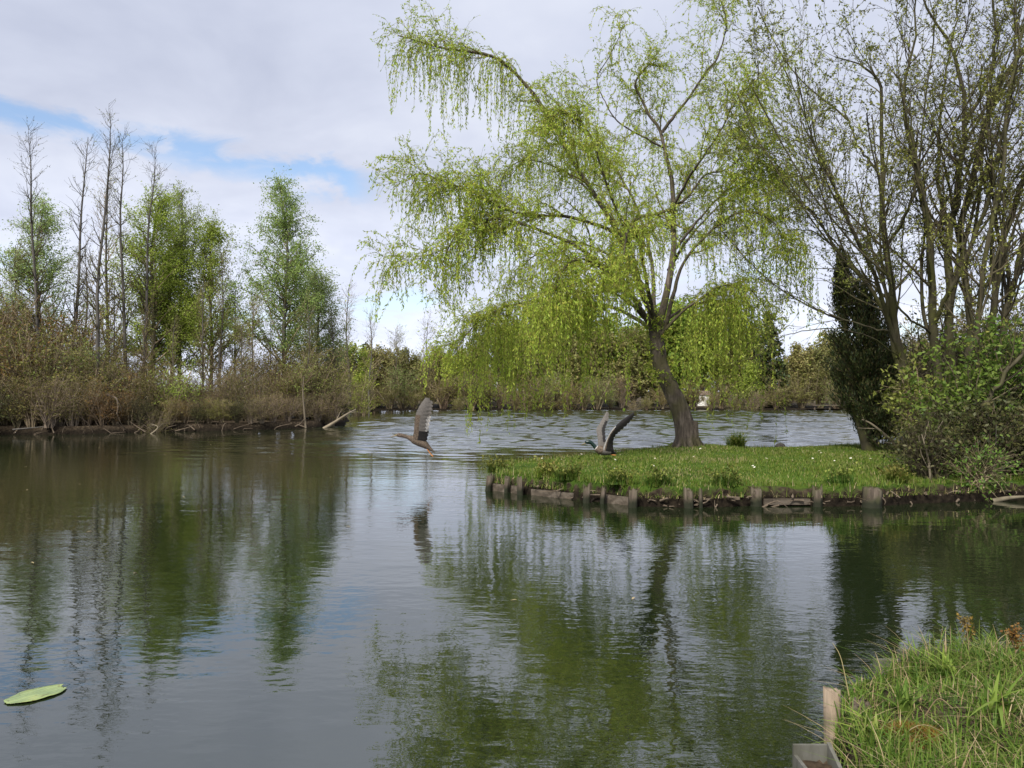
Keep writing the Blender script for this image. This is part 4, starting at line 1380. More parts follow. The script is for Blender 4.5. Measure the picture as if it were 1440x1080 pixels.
def cypress():
    D = 16.3
    c = W(1222, 618, D)
    zb = zat(c[0], c[1])
    c[2] = zb
    root = empty('cypress_tree', c, 'dark green cypress with two tips beside the peninsula grass', 'tree')
    tr, cr = Mesh(), Mesh()
    # outline: photo row -> left and right columns of the body
    rows = [365, 400, 440, 480, 520, 560, 590, 612]
    lef = [1178, 1172, 1168, 1164, 1166, 1174, 1192, 1208]
    rig = [1187, 1202, 1244, 1262, 1274, 1282, 1284, 1278]
    for top, px in ((368, 1181), (395, 1216)):
        b0, b1 = W(1222, 622, D), W(px, top, D)
        tr.add(tubes(resample([b0 - (0, 0, .2), (b0 * 0.4 + W(px, 480, D) * 0.6), b1], 9), np.linspace(0.14, 0.02, 9), 8))
    P = []
    n = 900
    for i in range(n):
        py = 366 + (612 - 366) * rng.random() ** 0.75
        l, r_ = np.interp(py, rows, lef), np.interp(py, rows, rig)
        if py < 470 and rng.random() < np.interp(py, [395, 470], [0.0, 0.75]):     # the two tips part
            l2, r2 = np.interp(py, [393, 430, 470], [1215, 1205, 1200]), np.interp(py, [393, 430, 470], [1219, 1232, 1248])
            l, r_ = (l2, r2) if py > 394 else (l, r_)
        cxp, hw = (l + r_) / 2, (r_ - l) / 2
        an = rng.uniform(0, 6.28)
        cen = W(cxp, py, D)
        rad = hw / F * D
        rr = rad * math.sqrt(rng.uniform(0.25, 1.0)) * (1.0 + 0.16 * math.sin(py * 0.21 + 3 * an) + (0.2 if rng.random() < 0.06 else 0))
        tip = cen + np.array((math.cos(an) * rr, math.sin(an) * rr, 0.12 + 0.2 * rng.random()))
        start = cen + np.array((math.cos(an) * rr * 0.3, math.sin(an) * rr * 0.3, -0.25))
        P.append(resample([start, (start + tip) / 2 + (math.cos(an) * rr * 0.12, math.sin(an) * rr * 0.12, -0.06), tip], 5))
    P = np.array(P)
    cr.add(tubes(P, np.tile(np.linspace(0.012, 0.003, 5), (n, 1)), 3), 1)
    cr.add(leaves(P, 46000, (0.04, 0.10), 0.28, 0.2, (0.8, 0.6, -0.25), 0.04))
    tr.build('trunk', M['dark_bark'], root, c)
    cr.build('crown', [M['conifer_leaf'], M['dark_twig']], root, c)


cypress()


def leafy_bush(px, py, D, hw, top, label, n=70, nl=2600, mat='elder_leaf', leafL=(0.06, 0.12), twig='brown_twig', hd=0.8, name='leafy_shrub'):
    """bush of arching stems whose leaf sprays fill an ellipse about hw photo px wide"""
    b = W(px, py, D)
    b[2] = zat(b[0], b[1])
    ht = W(px, top, D)[2] - b[2]
    rad = hw / F * D
    root = empty(name, b, label, 'shrub')
    st, cr = Mesh(), Mesh()
    K = 8
    a = rng.uniform(0, 6.28, n)
    q = np.sqrt(rng.random(n))
    hh = ht * rng.uniform(0.35, 1.0, n) * np.sqrt(np.maximum(0.1, 1 - 0.7 * q ** 2))
    tipp = np.stack([np.cos(a) * q * rad, np.sin(a) * q * rad * hd, hh], 1)
    p0 = np.stack([rng.normal(size=n) * rad * 0.18, rng.normal(size=n) * rad * 0.14, np.full(n, -0.08)], 1)
    t = np.linspace(0, 1, K)[None, :, None]
    P = p0[:, None] * (1 - t) + tipp[:, None] * t
    P[..., 2] = p0[:, None, 2] + (tipp[:, None, 2] - p0[:, None, 2]) * np.sin(t[..., 0] * math.pi / 2) ** 0.9
    P[:, 1:] += np.cumsum(rng.normal(size=(n, K - 1, 3)) * 0.02, 1)
    Rr = np.tile(np.linspace(0.014, 0.004, K), (n, 1))
    st.add(tubes(P, Rr, 5))
    P2, R2 = grow(P, Rr, n * 6, (0.3, 1), (0.4, 1.2), (0.2, 0.6), 0.2, 0.0, 0.15, 5, 0.5, 0.003, 0.006)
    cr.add(tubes(P2, R2, 3), 1)
    cr.add(leaves(P2, nl, leafL, 0.5, 0.2, (0.4, 0.9, 0.25), 0.03))
    st.build('stem', M[twig], root)
    cr.build('crown', [M[mat], M[twig]], root)
    return root


leafy_bush(1362, 655, 12.8, 78, 455, 'bright green leafed elder bush under the right bank trees', 60, 3300, leafL=(0.055, 0.115), twig='dark_twig')
leafy_bush(1425, 660, 12.6, 60, 440, 'green elder bush at the right edge of the picture', 40, 2100, leafL=(0.055, 0.115), twig='dark_twig')
leafy_bush(1292, 640, 14.2, 42, 500, 'thin green bush between the cypress and the elder', 45, 1700, mat='bud_leaf')
leafy_bush(1310, 690, 11.6, 48, 590, 'tangled dark bush at the water edge where the grass ends', 80, 1700, mat='ivy_leaf', leafL=(0.04, 0.08), twig='dark_twig')
leafy_bush(1390, 690, 11.6, 60, 560, 'dense brown green bush at the right water edge', 80, 2400, mat='ivy_leaf', leafL=(0.05, 0.09), twig='dark_twig')
leafy_bush(1450, 690, 11.8, 50, 570, 'dark bush at the water edge on the right border', 90, 1800, mat='ivy_leaf', leafL=(0.05, 0.09), twig='dark_twig')
leafy_bush(1350, 665, 13.2, 70, 545, 'brown undergrowth bush behind the elder stems', 90, 1500, mat='ivy_leaf', leafL=(0.04, 0.08), twig='dark_twig')
leafy_bush(1375, 685, 11.2, 30, 640, 'low bramble with pale green leaves at the right water edge', 40, 900, mat='elder_leaf', leafL=(0.04, 0.07))
for i, (px, d, h, k, lab) in enumerate([(1300, 20, 3.2, 'dark', 'dark shrub behind the left stems of the right bank trees'), (1350, 21, 3.4, 'olive', 'olive shrub behind the middle right bank tree'), (1400, 19.5, 3.3, 'dark', 'dark shrub behind the right edge tree'),
                                         (1455, 19, 3.2, 'brown', 'brown shrub behind the right edge of the trees'), (1330, 17, 2.2, 'brown', 'brown shrub among the right bank stems'), (1390, 16.5, 2.4, 'dark', 'dark shrub among the stems at the right'), (1440, 16, 2.3, 'olive', 'olive shrub among the stems at the right border'),
                                         (1290, 23, 3.0, 'brown', 'brown shrub far behind the cypress'), (1500, 15, 3.0, 'dark', 'dark shrub just outside the right border'), (1420, 26, 4, 'brown', 'tall brown shrub far behind the right trees'), (1345, 27, 3.8, 'brown', 'tall brown shrub far behind the elder')]):
    x = (px - 720) / F * d
    shrub(k, x, d, h, lab, 'shrubs behind the right bank trees', sp=1.1)
driftwood('fallen_branch', [(1264, 630), (1245, 612), (1225, 596), (1212, 590)], 15.2, 0.035, 'pale bare stick leaning against the cypress foot', 'pale_twig', 2)
driftwood('fallen_branch', [(1309, 706), (1308, 670), (1304, 640), (1296, 610)], 11.4, 0.022, 'thin pale stem standing in the water edge below the bushes', 'pale_twig', 4)
driftwood('fallen_branch', [(1345, 705), (1365, 690), (1385, 672), (1400, 655)], 11.4, 0.05, 'grey branch sloping up from the water at the right', 'grey_bark', 4)
driftwood('fallen_branch', [(1335, 690), (1345, 655), (1355, 615), (1360, 575)], 12.0, 0.06, 'mossy upright stem at the water edge in front of the elder', 'dark_bark', 3)
driftwood('fallen_branch', [(1395, 705), (1420, 700), (1450, 698)], 11.1, 0.04, 'pale branch floating along the right bank', 'pale_twig', 0)


def mossy_stump():
    c = W(1284, 640, 14.6)
    c[2] = zat(c[0], c[1])
    root = empty('tree_stump', c, 'mossy leaning stump at the end of the grass beside the cypress', 'stump')
    V, Fc = lathe_post((0, 0), 0.22, -0.1, 0.62, 16, 0.12, (0.06, 0), 0.06, 5)
    Mesh().add((V, Fc)).build('stump_body', M['dark_bark'], root)
    n = 500
    a, zz = rng.uniform(0, 6.28, n), rng.uniform(0, 0.66, n)
    b = np.stack([np.cos(a) * 0.23 + 0.06 * zz, np.sin(a) * 0.23, zz], 1)
    Mesh().add(blades(b, rng.uniform(0.05, 0.12, n), np.full(n, 0.012), 1.6)).build('moss', M['bud_leaf'], root)


mossy_stump()


# ------------------------------------------------------------------ peninsula edge: posts, boards, roots, grass
def along_front(t):
    p = np.array(PEN_FRONT)
    seg = np.linalg.norm(np.diff(p, axis=0), axis=1)
    cs = np.concatenate([[0], np.cumsum(seg)])
    s = t * cs[-1]
    i = min(int(np.searchsorted(cs, s, 'right')) - 1, len(seg) - 1)
    f = (s - cs[i]) / seg[i]
    return p[i] * (1 - f) + p[i + 1] * f


POSTS = [(686, 690, 658, 11, 'dark round corner post at the tip of the peninsula'), (712, 693, 664, 9, 'short pale post second from the peninsula tip'), (733, 696, 668, 8, 'weathered post third from the peninsula tip'),
         (826, 707, 678, 9, 'pale split post below the rising drake'), (846, 708, 682, 7, 'thin pale post beside the split post'), (888, 713, 680, 12, 'greyish post left of the willow trunk'),
         (968, 714, 684, 14, 'rotten brown stump post below the willow trunk'), (984, 714, 683, 5, 'thin stake right of the rotten stump post'),
         (1060, 711, 679, 18, 'thick weathered post in the middle of the peninsula front'), (1150, 712, 681, 15, 'pale weathered post right of the thick one'), (1223, 713, 679, 24, 'wide dark rotten stump at the right of the peninsula front')]
for i, (px, yb, yt, wpx, lab) in enumerate(POSTS):
    g_ = G(px, yb)
    d = g_[1] - 0.02
    r = wpx / 2 / F * d
    zt = W(px, yt, d)[2] * rng.uniform(0.62, 0.82)
    V, Fc = lathe_post((0, 0), r, -0.5, zt, 14, 0.16, (rng.uniform(-.03, .03), 0), 0.03, 20 + i)
    o = Mesh().add((V, Fc)).build('wooden_post', M['post_wood' if i % 3 else 'post_wood'], None, (0, 0, 0))
    o.location = (g_[0], d, 0)
    o.rotation_euler = (rng.uniform(-.06, .06), rng.uniform(-.09, .09), 0)
    tag(o, lab, 'post', 'posts along the peninsula front')
# horizontal boards between posts
for (pa, pb, z0, z1, lab) in [(690, 735, 0.0, 0.11, 'low grey board at the peninsula tip'), (748, 808, -0.02, 0.09, 'grey board left of the split post'), (850, 885, -0.02, 0.11, 'board between the thin pale post and the greyish post'), (1075, 1140, 0.02, 0.10, 'low board between the two weathered posts')]:
    a_, b_ = G(pa, np.interp(pa, [684, 725, 790, 860, 900, 1150], [689, 694, 701, 708, 713, 712])), G(pb, np.interp(pb, [684, 725, 790, 860, 900, 1150], [689, 694, 701, 708, 713, 712]))
    c = (a_ + b_) / 2
    ax = (b_ - a_) / 2
    ay = np.array((-ax[1], ax[0], 0))
    ay = ay / np.linalg.norm(ay) * 0.02
    c = c + np.array((0, 0.03, (z0 + z1) / 2))
    o = Mesh().add(obox((0, 0, 0), ax, ay, (0, 0, (z1 - z0) / 2))).build('plank', M['plank_wood'], None, smooth=False)
    o.location = c
    tag(o, lab, 'plank', 'planks along the peninsula front')

# pale roots hanging in the undercut bank
RM = [(684, 'below the peninsula tip'), (760, 'left of the split post'), (850, 'left of the willow trunk'), (920, 'below the willow trunk'), (1000, 'left of the thick weathered post'), (1075, 'right of the thick weathered post'), (1165, 'beside the wide rotten stump'), (1240, 'below the bushes of the right bank'), (1330, 'at the right border')]
for i in range(46):
    px = 750 + (1440 - 750) * (i + rng.random()) / 46
    yb = np.interp(px, [684, 725, 790, 860, 900, 960, 1220, 1300, 1440], [689, 694, 701, 708, 713, 714, 712, 708, 703])
    g_ = G(px, yb)
    a0 = g_ + np.array((0, 0.02, rng.uniform(0.02, 0.16)))
    v = np.array((rng.uniform(-1, 1), rng.uniform(-0.18, 0.0), rng.uniform(-0.25, 0.05)))
    le = rng.uniform(0.15, 0.42)
    P = resample([a0, a0 + v * le * 0.5 + rng.normal(size=3) * 0.03, a0 + v * le + rng.normal(size=3) * 0.03], 7)
    o = Mesh().add(tubes(P, np.linspace(0.014, 0.005, 7) * rng.uniform(0.7, 1.5), 5)).build('bank_root', M['root'], None, P[0])
    s = [t for p, t in RM if px >= p][-1]
    tag(o, f'pale root in the undercut bank {s}', 'root', 'roots along the peninsula bank')


def peninsula_grass():
    n = 95000
    x = rng.uniform(-0.8, 11.3, n * 2)
    y = rng.uniform(10.2, 19.6, n * 2)
    z, gr, sp, _, _ = land(x, y)
    ok = (rng.random(len(x)) < np.clip((np.hypot(x - 3.78, y - 16.95) - 0.35) / 0.7, 0, 1) + 0.15) & (sp > 0.0) & (gr > 0.25) & (rng.random(len(x)) < np.clip(gr + 0.1, 0, 1))  # thinned round the trunk, darker ground standing in for the shade there
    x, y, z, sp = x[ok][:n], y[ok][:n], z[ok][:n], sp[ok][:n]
    tall = 0.5 + 0.5 * vnoise(x * 1.3, y * 1.3, 21)
    edge = np.exp(-(sp / 0.22) ** 2)
    h = rng.uniform(0.025, 0.06, len(x)) * (0.7 + 0.7 * tall) + edge * rng.uniform(0.02, 0.12, len(x))
    b = np.stack([x, y, z - 0.005], 1)
    ms = Mesh()
    patch = vnoise(x * 0.9 + 3, y * 1.1, 51) + 0.5 * vnoise(x * 3, y * 3, 52)
    dry = rng.random(len(x)) < 0.05 + 0.10 * edge + 0.22 * np.clip(patch, 0, 1)
    h = h * np.where(patch < -0.5, 0.6, 1.0)
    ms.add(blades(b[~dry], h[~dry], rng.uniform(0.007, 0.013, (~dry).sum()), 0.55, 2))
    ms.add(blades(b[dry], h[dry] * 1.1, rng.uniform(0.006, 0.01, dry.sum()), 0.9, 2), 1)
    # long blades hanging over the broken edge of the bank
    q = 9000
    ex, ey = rng.uniform(-0.8, 11.5, q * 6), rng.uniform(10.2, 14, q * 6)
    ez, eg, es, _, _ = land(ex, ey)
    ok = (np.abs(es - 0.03) < 0.05) & (rng.random(q * 6) < 0.35 + 0.65 * (vnoise(ex * 2.2, ey * 2.2, 41) > -0.1))
    eb = np.stack([ex[ok], ey[ok], np.maximum(ez[ok], 0.12)], 1)
    ed = rng.random(len(eb)) < 0.3
    ms.add(blades(eb[~ed], rng.uniform(0.05, 0.17, (~ed).sum()), rng.uniform(0.006, 0.011, (~ed).sum()), 1.5, 4, 1.3))
    ms.add(blades(eb[ed], rng.uniform(0.05, 0.16, ed.sum()), rng.uniform(0.005, 0.010, ed.sum()), 1.6, 4, 1.5), 1)
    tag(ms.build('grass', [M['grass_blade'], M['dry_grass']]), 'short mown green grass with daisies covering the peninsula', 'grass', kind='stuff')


peninsula_grass()


def tufts():
    spots = [(700, 13.0, 'leafy weed tuft spilling over the corner post'), (770, 11.9, 'rusty grass tuft on the bank left of the split post'), (800, 11.5, 'grey green weed hanging over the water left of the split post'), (870, 10.95, 'green weed tuft hanging beside the greyish post'), (925, 10.75, 'grass tuft hanging over the bank left of the rotten stump post'),
             (1020, 10.75, 'long grass hanging over the undercut bank'), (1035, 16.6, 'tall sprouting weed right of the willow trunk'), (1263, 11.1, 'tan grass tuft left of the water edge bushes'), (1180, 10.85, 'grass tuft between the pale post and the wide stump')]
    for i, (px, d, lab) in enumerate(spots):
        x = (px - 720) / F * d
        z = zat(x, d)
        n = 420
        b = np.clip(rng.normal(size=(n, 3)), -1.8, 1.8) * (0.085, 0.05, 0)
        ms = Mesh()
        ms.add(blades(b, rng.uniform(0.06, 0.20, n) * (2.2 if i == 6 else 1), rng.uniform(0.008, 0.014, n), 1.0, 3))
        P, Rr = grow(np.stack([b[:30], b[:30] + (0, 0, 0.12)], 1), np.full((30, 2), 0.004), 60, (0.2, 1), (0.3, 1), (0.1, 0.28), 0, -0.15, 0.2, 4)
        ms.add(tubes(P, Rr, 3), 0)
        ms.add(leaves(P, 260, (0.03, 0.06), 0.6, 0, (0.3, 1, 0), 0.004), 1)
        mm = [M['tall_grass'], M['bud_leaf']] if i not in (1, 7) else [M['grass_blade'], M['olive_leaf']]
        o = ms.build('grass_tuft', mm)
        o.location = (x, d, max(z, 0.12))
        tag(o, lab, 'grass tuft', 'tufts along the peninsula')


tufts()


def daisies():
    n = 0
    mesh = None
    DM = [(680, 'near the peninsula tip'), (780, 'left of the rising drake'), (860, 'between the drake and the willow trunk'), (930, 'in front of the willow trunk'), (1000, 'right of the willow trunk'), (1080, 'in the middle of the right lawn'), (1160, 'on the lawn before the cypress')]
    while n < 46:
        px, d = rng.uniform(700, 1230), rng.uniform(11.2, 16)
        x = (px - 720) / F * d
        z, gr, sp, _, _ = land(np.array([x]), np.array([d]))
        if sp[0] < 0.25:
            continue
        if mesh is None:
            ms = Mesh()
            k = 10
            for j in range(k):
                a = 2 * math.pi * j / k
                dv, sv = np.array((math.cos(a), math.sin(a), 0)), np.array((-math.sin(a), math.cos(a), 0))
                p = np.array((0, 0, 0.065))
                ms.add((np.array([p, p + dv * 0.010 + sv * 0.005, p + dv * 0.02 + (0, 0, .003), p + dv * 0.010 - sv * 0.005]), np.array([(0, 1, 2, 3)])), 0)
            ms.add(tubes(np.array([(0, 0, 0.064), (0, 0, 0.070)]), np.array([0.007, 0.004]), 8), 1)
            ms.add(tubes(np.array([(0, 0, 0.0), (0, 0, 0.064)]), np.array([0.0015, 0.0015]), 4), 2)
            o = ms.build('daisy', [M['petal'], M['yellow'], M['tall_grass']])
            mesh = o
        else:
            o = mesh.copy()
            COL.objects.link(o)
        o.location = (x, d, float(z[0]))
        o.rotation_euler = (rng.uniform(0.1, 0.6), rng.uniform(-0.3, 0.3), rng.uniform(0, 6.28))
        s = rng.uniform(0.75, 1.2)
        o.scale = (s, s, 1)
        tag(o, 'white daisy in the grass ' + [t for p, t in DM if px >= p][-1], 'flower', 'daisies on the peninsula lawn')
        n += 1


daisies()


def stone():
    c = W(1097, 628, 17.4)
    c[2] = zat(c[0], c[1])
    ms = Mesh()
    s, k = 12, 7
    V, Fc = [], []
    for i in range(k):
        th = math.pi * i / (k - 1)
        for j in range(s):
            a = 2 * math.pi * j / s
            r = 1 + 0.18 * math.sin(3 * a + i) + 0.1 * rng.normal()
            V.append((0.11 * r * math.sin(th) * math.cos(a), 0.07 * r * math.sin(th) * math.sin(a), 0.06 + 0.07 * math.cos(th)))
    for i in range(k - 1):
        for j in range(s):
            Fc.append((i * s + j, i * s + (j + 1) % s, (i + 1) * s + (j + 1) % s, (i + 1) * s + j))
    o = ms.add((np.array(V), np.array(Fc))).build('stone', M['stone'])
    o.location = c
    tag(o, 'small dark stone at the rear edge of the peninsula grass', 'stone')


stone()


# ------------------------------------------------------------------ ducks
def loft(C, ry, rz, s=16):
    """closed body along points C with half widths ry (sideways) and rz (in the plane of the spine)"""
    C = np.asarray(C, float)
    k = len(C)
    T = np.gradient(C, axis=0)
    T = norm(T)
    side = np.array((0, 1.0, 0))
    V = []
    for i in range(k):
        upv = np.cross(T[i], side)
        for j in range(s):
            a = 2 * math.pi * j / s
            V.append(C[i] + side * ry[i] * math.cos(a) + upv * rz[i] * math.sin(a))
    Fc = [(i * s + j, i * s + (j + 1) % s, (i + 1) * s + (j + 1) % s, (i + 1) * s + j) for i in range(k - 1) for j in range(s)]
    return np.array(V), np.array(Fc)


def wing(le, te, th, mats, ms, tips=0.0):
    """wing from leading-edge and trailing-edge points (span stations); mats = slot per station pair"""
    le, te = resample(le, 46), resample(te, 46)
    k = len(le)
    m = 9
    rows_u, rows_d = [], []
    for i in range(k):
        f = i / (k - 1)
        ch = te[i] - le[i]
        # feather tips: scalloped trailing edge
        sc = 1 - (tips * 1.9 if i % 4 == 0 else tips * 0.3 if i % 2 else 0.0) * (0.25 + 0.75 * f)
        sp = le[min(i + 1, k - 1)] - le[max(i - 1, 0)]
        nrm = np.cross(ch, sp)
        nrm = nrm / (np.linalg.norm(nrm) + 1e-9)
        u, d = [], []
        for j in range(m):
            t = j / (m - 1)
            camber = 0.10 * np.linalg.norm(ch) * math.sin(math.pi * t)
            tt = th * (1 - 0.8 * f) * math.sin(math.pi * min(1, t * 1.6 + 0.05)) ** 0.7 * (1 - t) + 0.0015
            p = le[i] + ch * t * sc
            u.append(p + nrm * (camber + tt))
            d.append(p + nrm * (camber - tt))
        rows_u.append(u)
        rows_d.append(d)
    U, Dn = np.array(rows_u), np.array(rows_d)
    for A_, side in ((U, 'u'), (Dn, 'd')):
        V = A_.reshape(-1, 3)
        for slot in set(mats(i / (k - 1), j / (m - 1), side) for i in range(k - 1) for j in range(m - 1)):
            Fc = [(i * m + j, i * m + j + 1, (i + 1) * m + j + 1, (i + 1) * m + j) for i in range(k - 1) for j in range(m - 1) if mats(i / (k - 1), j / (m - 1), side) == slot]
            ms.add((V, np.array(Fc)), slot)
    # rim
    for a, b in ((U[:, 0], Dn[:, 0]), (U[:, -1], Dn[:, -1]), (U[-1], Dn[-1])):
        V = np.concatenate([a, b])
        q = len(a)
        ms.add((V, np.array([(i, i + 1, q + i + 1, q + i) for i in range(q - 1)])), 0)


def ducks():
    # every coordinate is metres in the duck's own frame: -x forward (to the left of the picture), y away from the camera, z up
    def px2(d, o):
        return lambda x, y, dep=0.0: np.array(((x - o[0]) * d / F, dep, (o[1] - y) * d / F))
    # ---- brown duck, wings up over the water
    d = 14.2
    q = px2(d, (588, 618))
    ms = Mesh()
    C = resample([q(557, 611.5), q(560, 611.8), q(565, 612.5), q(571, 614), q(577, 616), q(583, 618.5), q(590, 621), q(597, 625), q(602, 629), q(608, 633.5), q(611, 636)], 34)
    tt = np.linspace(0, 1, 34)
    ry = np.interp(tt, [0, .05, .1, .18, .3, .4, .5, .6, .7, .8, .9, 1], [.004, .026, .034, .036, .032, .045, .075, .088, .08, .06, .045, .03])
    rz = np.interp(tt, [0, .05, .1, .18, .3, .4, .5, .6, .7, .8, .9, 1], [.004, .026, .036, .036, .032, .045, .078, .088, .072, .045, .018, .006])
    ms.add(loft(C, ry, rz), 0)
    B = resample([q(558, 612), q(554, 613), q(549, 614.5)], 8)
    ms.add(loft(B[::-1], np.linspace(.012, .02, 8) , np.array([.003, .005, .006, .008, .01, .012, .016, .02])), 4)
    for s in (-1, 1):
        # wing: held almost straight up; near wing s=-1
        dep = lambda t: s * (0.06 + 0.16 * t)
        le = [q(581, 616, dep(0)), q(583, 606, dep(.25)), q(584, 596, dep(.45)), q(586, 584, dep(.7)), q(591, 572, dep(.9)), q(600, 561 + 2 * s, dep(1.0))]
        te = [q(600, 620, dep(0)), q(602, 609, dep(.2)), q(603, 598, dep(.45)), q(605, 586, dep(.7)), q(607, 574, dep(.9)), q(607, 562 + 2 * s, dep(1.0))]
        def mt(f, t, side):
            if f < 0.24:
                return 3 if t > 0.25 else 0
            if t > 0.85 and f < .6:
                return 2
            return 1 if t > 0.30 or f > .6 else 0
        wing(le, te, 0.012, mt, ms, 0.10)
    for s in (-1, 1):   # trailing feet
        ms.add(tubes(resample([q(598, 627, s * .03), q(602, 633, s * .035), q(605, 637, s * .035)], 6), np.array([.012, .01, .008, .007, .007, .006]), 7), 6)
        f0, f1 = q(604, 636, s * .035), q(609, 642, s * .04)
        for a in (-1, 0, 1):
            ms.add(tubes(resample([f0, (f0 + f1) / 2 + (0, a * .012, 0), f1 + (0, a * .028, 0.005 * abs(a))], 5), np.array([.006, .006, .005, .004, .002]), 5), 6)
        w0 = f0
        ms.add((np.array([w0, f1 + (0, -.028, .004), f1, f1 + (0, .028, .004)]), np.array([(0, 1, 2, 3)])), 6)
    for s in (-1, 1):   # eyes
        e = q(562, 611, s * .033)
        ms.add(tubes(np.array([e - (0, s * .004, 0), e + (0, s * .002, 0), e + (0, s * .004, 0)]), np.array([.006, .005, .001]), 8), 3)
    o = ms.build('flying_duck', [M['d_brown'], M['d_grey'], M['d_white'], M['d_dark'], M['d_bill'], M['d_grey'], M['d_foot']])
    o.location = W(588, 618, d)
    tag(o, 'brown duck flying low over the water with raised pale wings', 'duck', 'ducks in flight')
    # ---- drake rising over the grass edge
    d = 13.5
    q = px2(d, (851, 632))
    ms = Mesh()
    Hd = resample([q(823, 623.5), q(825, 621.8), q(829, 621.5), q(833, 624), q(836, 627.5), q(838.5, 630)], 16)
    ht = np.linspace(0, 1, 16)
    hr = np.interp(ht, [0, .12, .35, .6, .85, 1], [.01, .03, .037, .031, .033, .04])
    Bd = resample([q(837.5, 629), q(840, 631), q(845, 633), q(851, 634), q(857, 635), q(862, 636.3), q(867, 637.5)], 24)
    bt = np.linspace(0, 1, 24)
    by = np.interp(bt, [0, .1, .3, .5, .7, .85, 1], [.034, .05, .085, .09, .072, .045, .03])
    bz = np.interp(bt, [0, .1, .3, .5, .7, .85, 1], [.034, .05, .078, .082, .06, .028, .008])
    V1, F1 = loft(Hd, hr, hr)
    V2, F2 = loft(Bd, by, bz)
    ms.add((V1, F1), 7)
    ring = 16 * 2
    ms.add((V2, F2[:ring]), 2)
    ms.add((V2, F2[ring:16 * 9]), 0)
    ms.add((V2, F2[16 * 9:16 * 17]), 1)
    ms.add((V2, F2[16 * 17:]), 3)
    B = resample([q(824, 623), q(821.5, 624), q(818, 625)], 7)
    ms.add(loft(B[::-1], np.array([.006, .012, .015, .016, .016, .016, .016]), np.array([.003, .005, .006, .007, .009, .012, .015])), 4)
    for s in (-1, 1):
        e = q(826.5, 622, s * .031)
        ms.add(tubes(np.array([e - (0, s * .004, 0), e + (0, s * .002, 0), e + (0, s * .004, 0)]), np.array([.006, .005, .001]), 8), 3)
    # far wing (lighter, seen from below), near wing dark and swept back
    wing([q(842, 630, .07), q(841.5, 616, .13), q(840.5, 604, .2), q(846, 596, .26), q(851, 588, .32), q(857, 579, .36)],
         [q(853, 632, .07), q(853, 616, .12), q(853, 606, .18), q(856, 597, .24), q(859, 590, .30), q(860, 582, .35)], .012,
         lambda f, t, sd_: 3 if (t > 0.6 and 0.1 < f < 0.7) else 1 if f > .35 else 5, ms, 0.10)
    wing([q(847, 632, -.07), q(851, 619, -.12), q(857, 606, -.2), q(865, 596, -.27), q(875, 587, -.33), q(886, 579, -.38)],
         [q(863, 634, -.07), q(861, 624, -.11), q(863, 613, -.18), q(870, 605, -.25), q(879, 596, -.31), q(888, 584, -.37)], .012,
         lambda f, t, sd_: 2 if (t < 0.12 and f < .55) else 3 if t > 0.2 or f > .5 else 0, ms, 0.10)
    for s in (-1, 1):
        ms.add(tubes(resample([q(856, 638, s * .03), q(861, 639.5, s * .03), q(866, 640, s * .032)], 6), np.array([.01, .009, .008, .008, .009, .006]), 6), 6)
    o = ms.build('flying_duck', [M['d_brown'], M['d_grey'], M['d_white'], M['d_dark'], M['d_bill'], M['d_grey'], M['d_foot'], M['d_green']])
    o.location = W(851, 632, d)
    tag(o, 'drake with dark green head and raised dark wings just above the peninsula grass', 'duck', 'ducks in flight')


ducks()


# ------------------------------------------------------------------ foreground: lily leaf and near bank
def lily():
    c = G(50, 979)
    a, b = G(8, 990), G(93, 966)
    ax = (b - a) / 2
    L = np.linalg.norm(ax)
    ax = ax / L
    ay = np.array((-ax[1], ax[0], 0))
    hw = 0.088
    n, m = 24, 9
    V = []
    for i in range(n):
        t = i / (n - 1)
        w = hw * (math.sin(math.pi * min(1, t * 0.93 + 0.03)) ** 0.55)
        if t > 0.93:
            w *= 0.8
        for j in range(m):
            s = (j / (m - 1)) * 2 - 1
            notch = -0.05 * (1 - abs(s)) if t > 0.99 else 0
            edge = 0.002 * math.sin(t * 17 + s * 2) * abs(s)
            p = ax * ((t * 2 - 1) * L + notch) + ay * s * (w + 0.004 * abs(s) * math.sin(t * 13 + 2 * s) + 0.0015 * abs(s) * math.sin(t * 41))
            edge += 0.012 * max(0.0, t - 0.82) * s * 2
            z = 0.0035 + 0.004 * abs(s) ** 1.5 + edge * 0.5 + 0.003 * (1 - abs(s)) ** 6
            V.append(p + (0, 0, z))
    Fc = [(i * m + j, i * m + j + 1, (i + 1) * m + j + 1, (i + 1) * m + j) for i in range(n - 1) for j in range(m - 1)]
    o = Mesh().add((np.array(V), np.array(Fc))).build('lily_leaf', M['lily'])
    o.location = (a + b) / 2
    sm = o.modifiers.new('thickness', 'SOLIDIFY')
    sm.thickness = 0.001
    tag(o, 'pale green water lily leaf floating at the lower left', 'leaf')


lily()


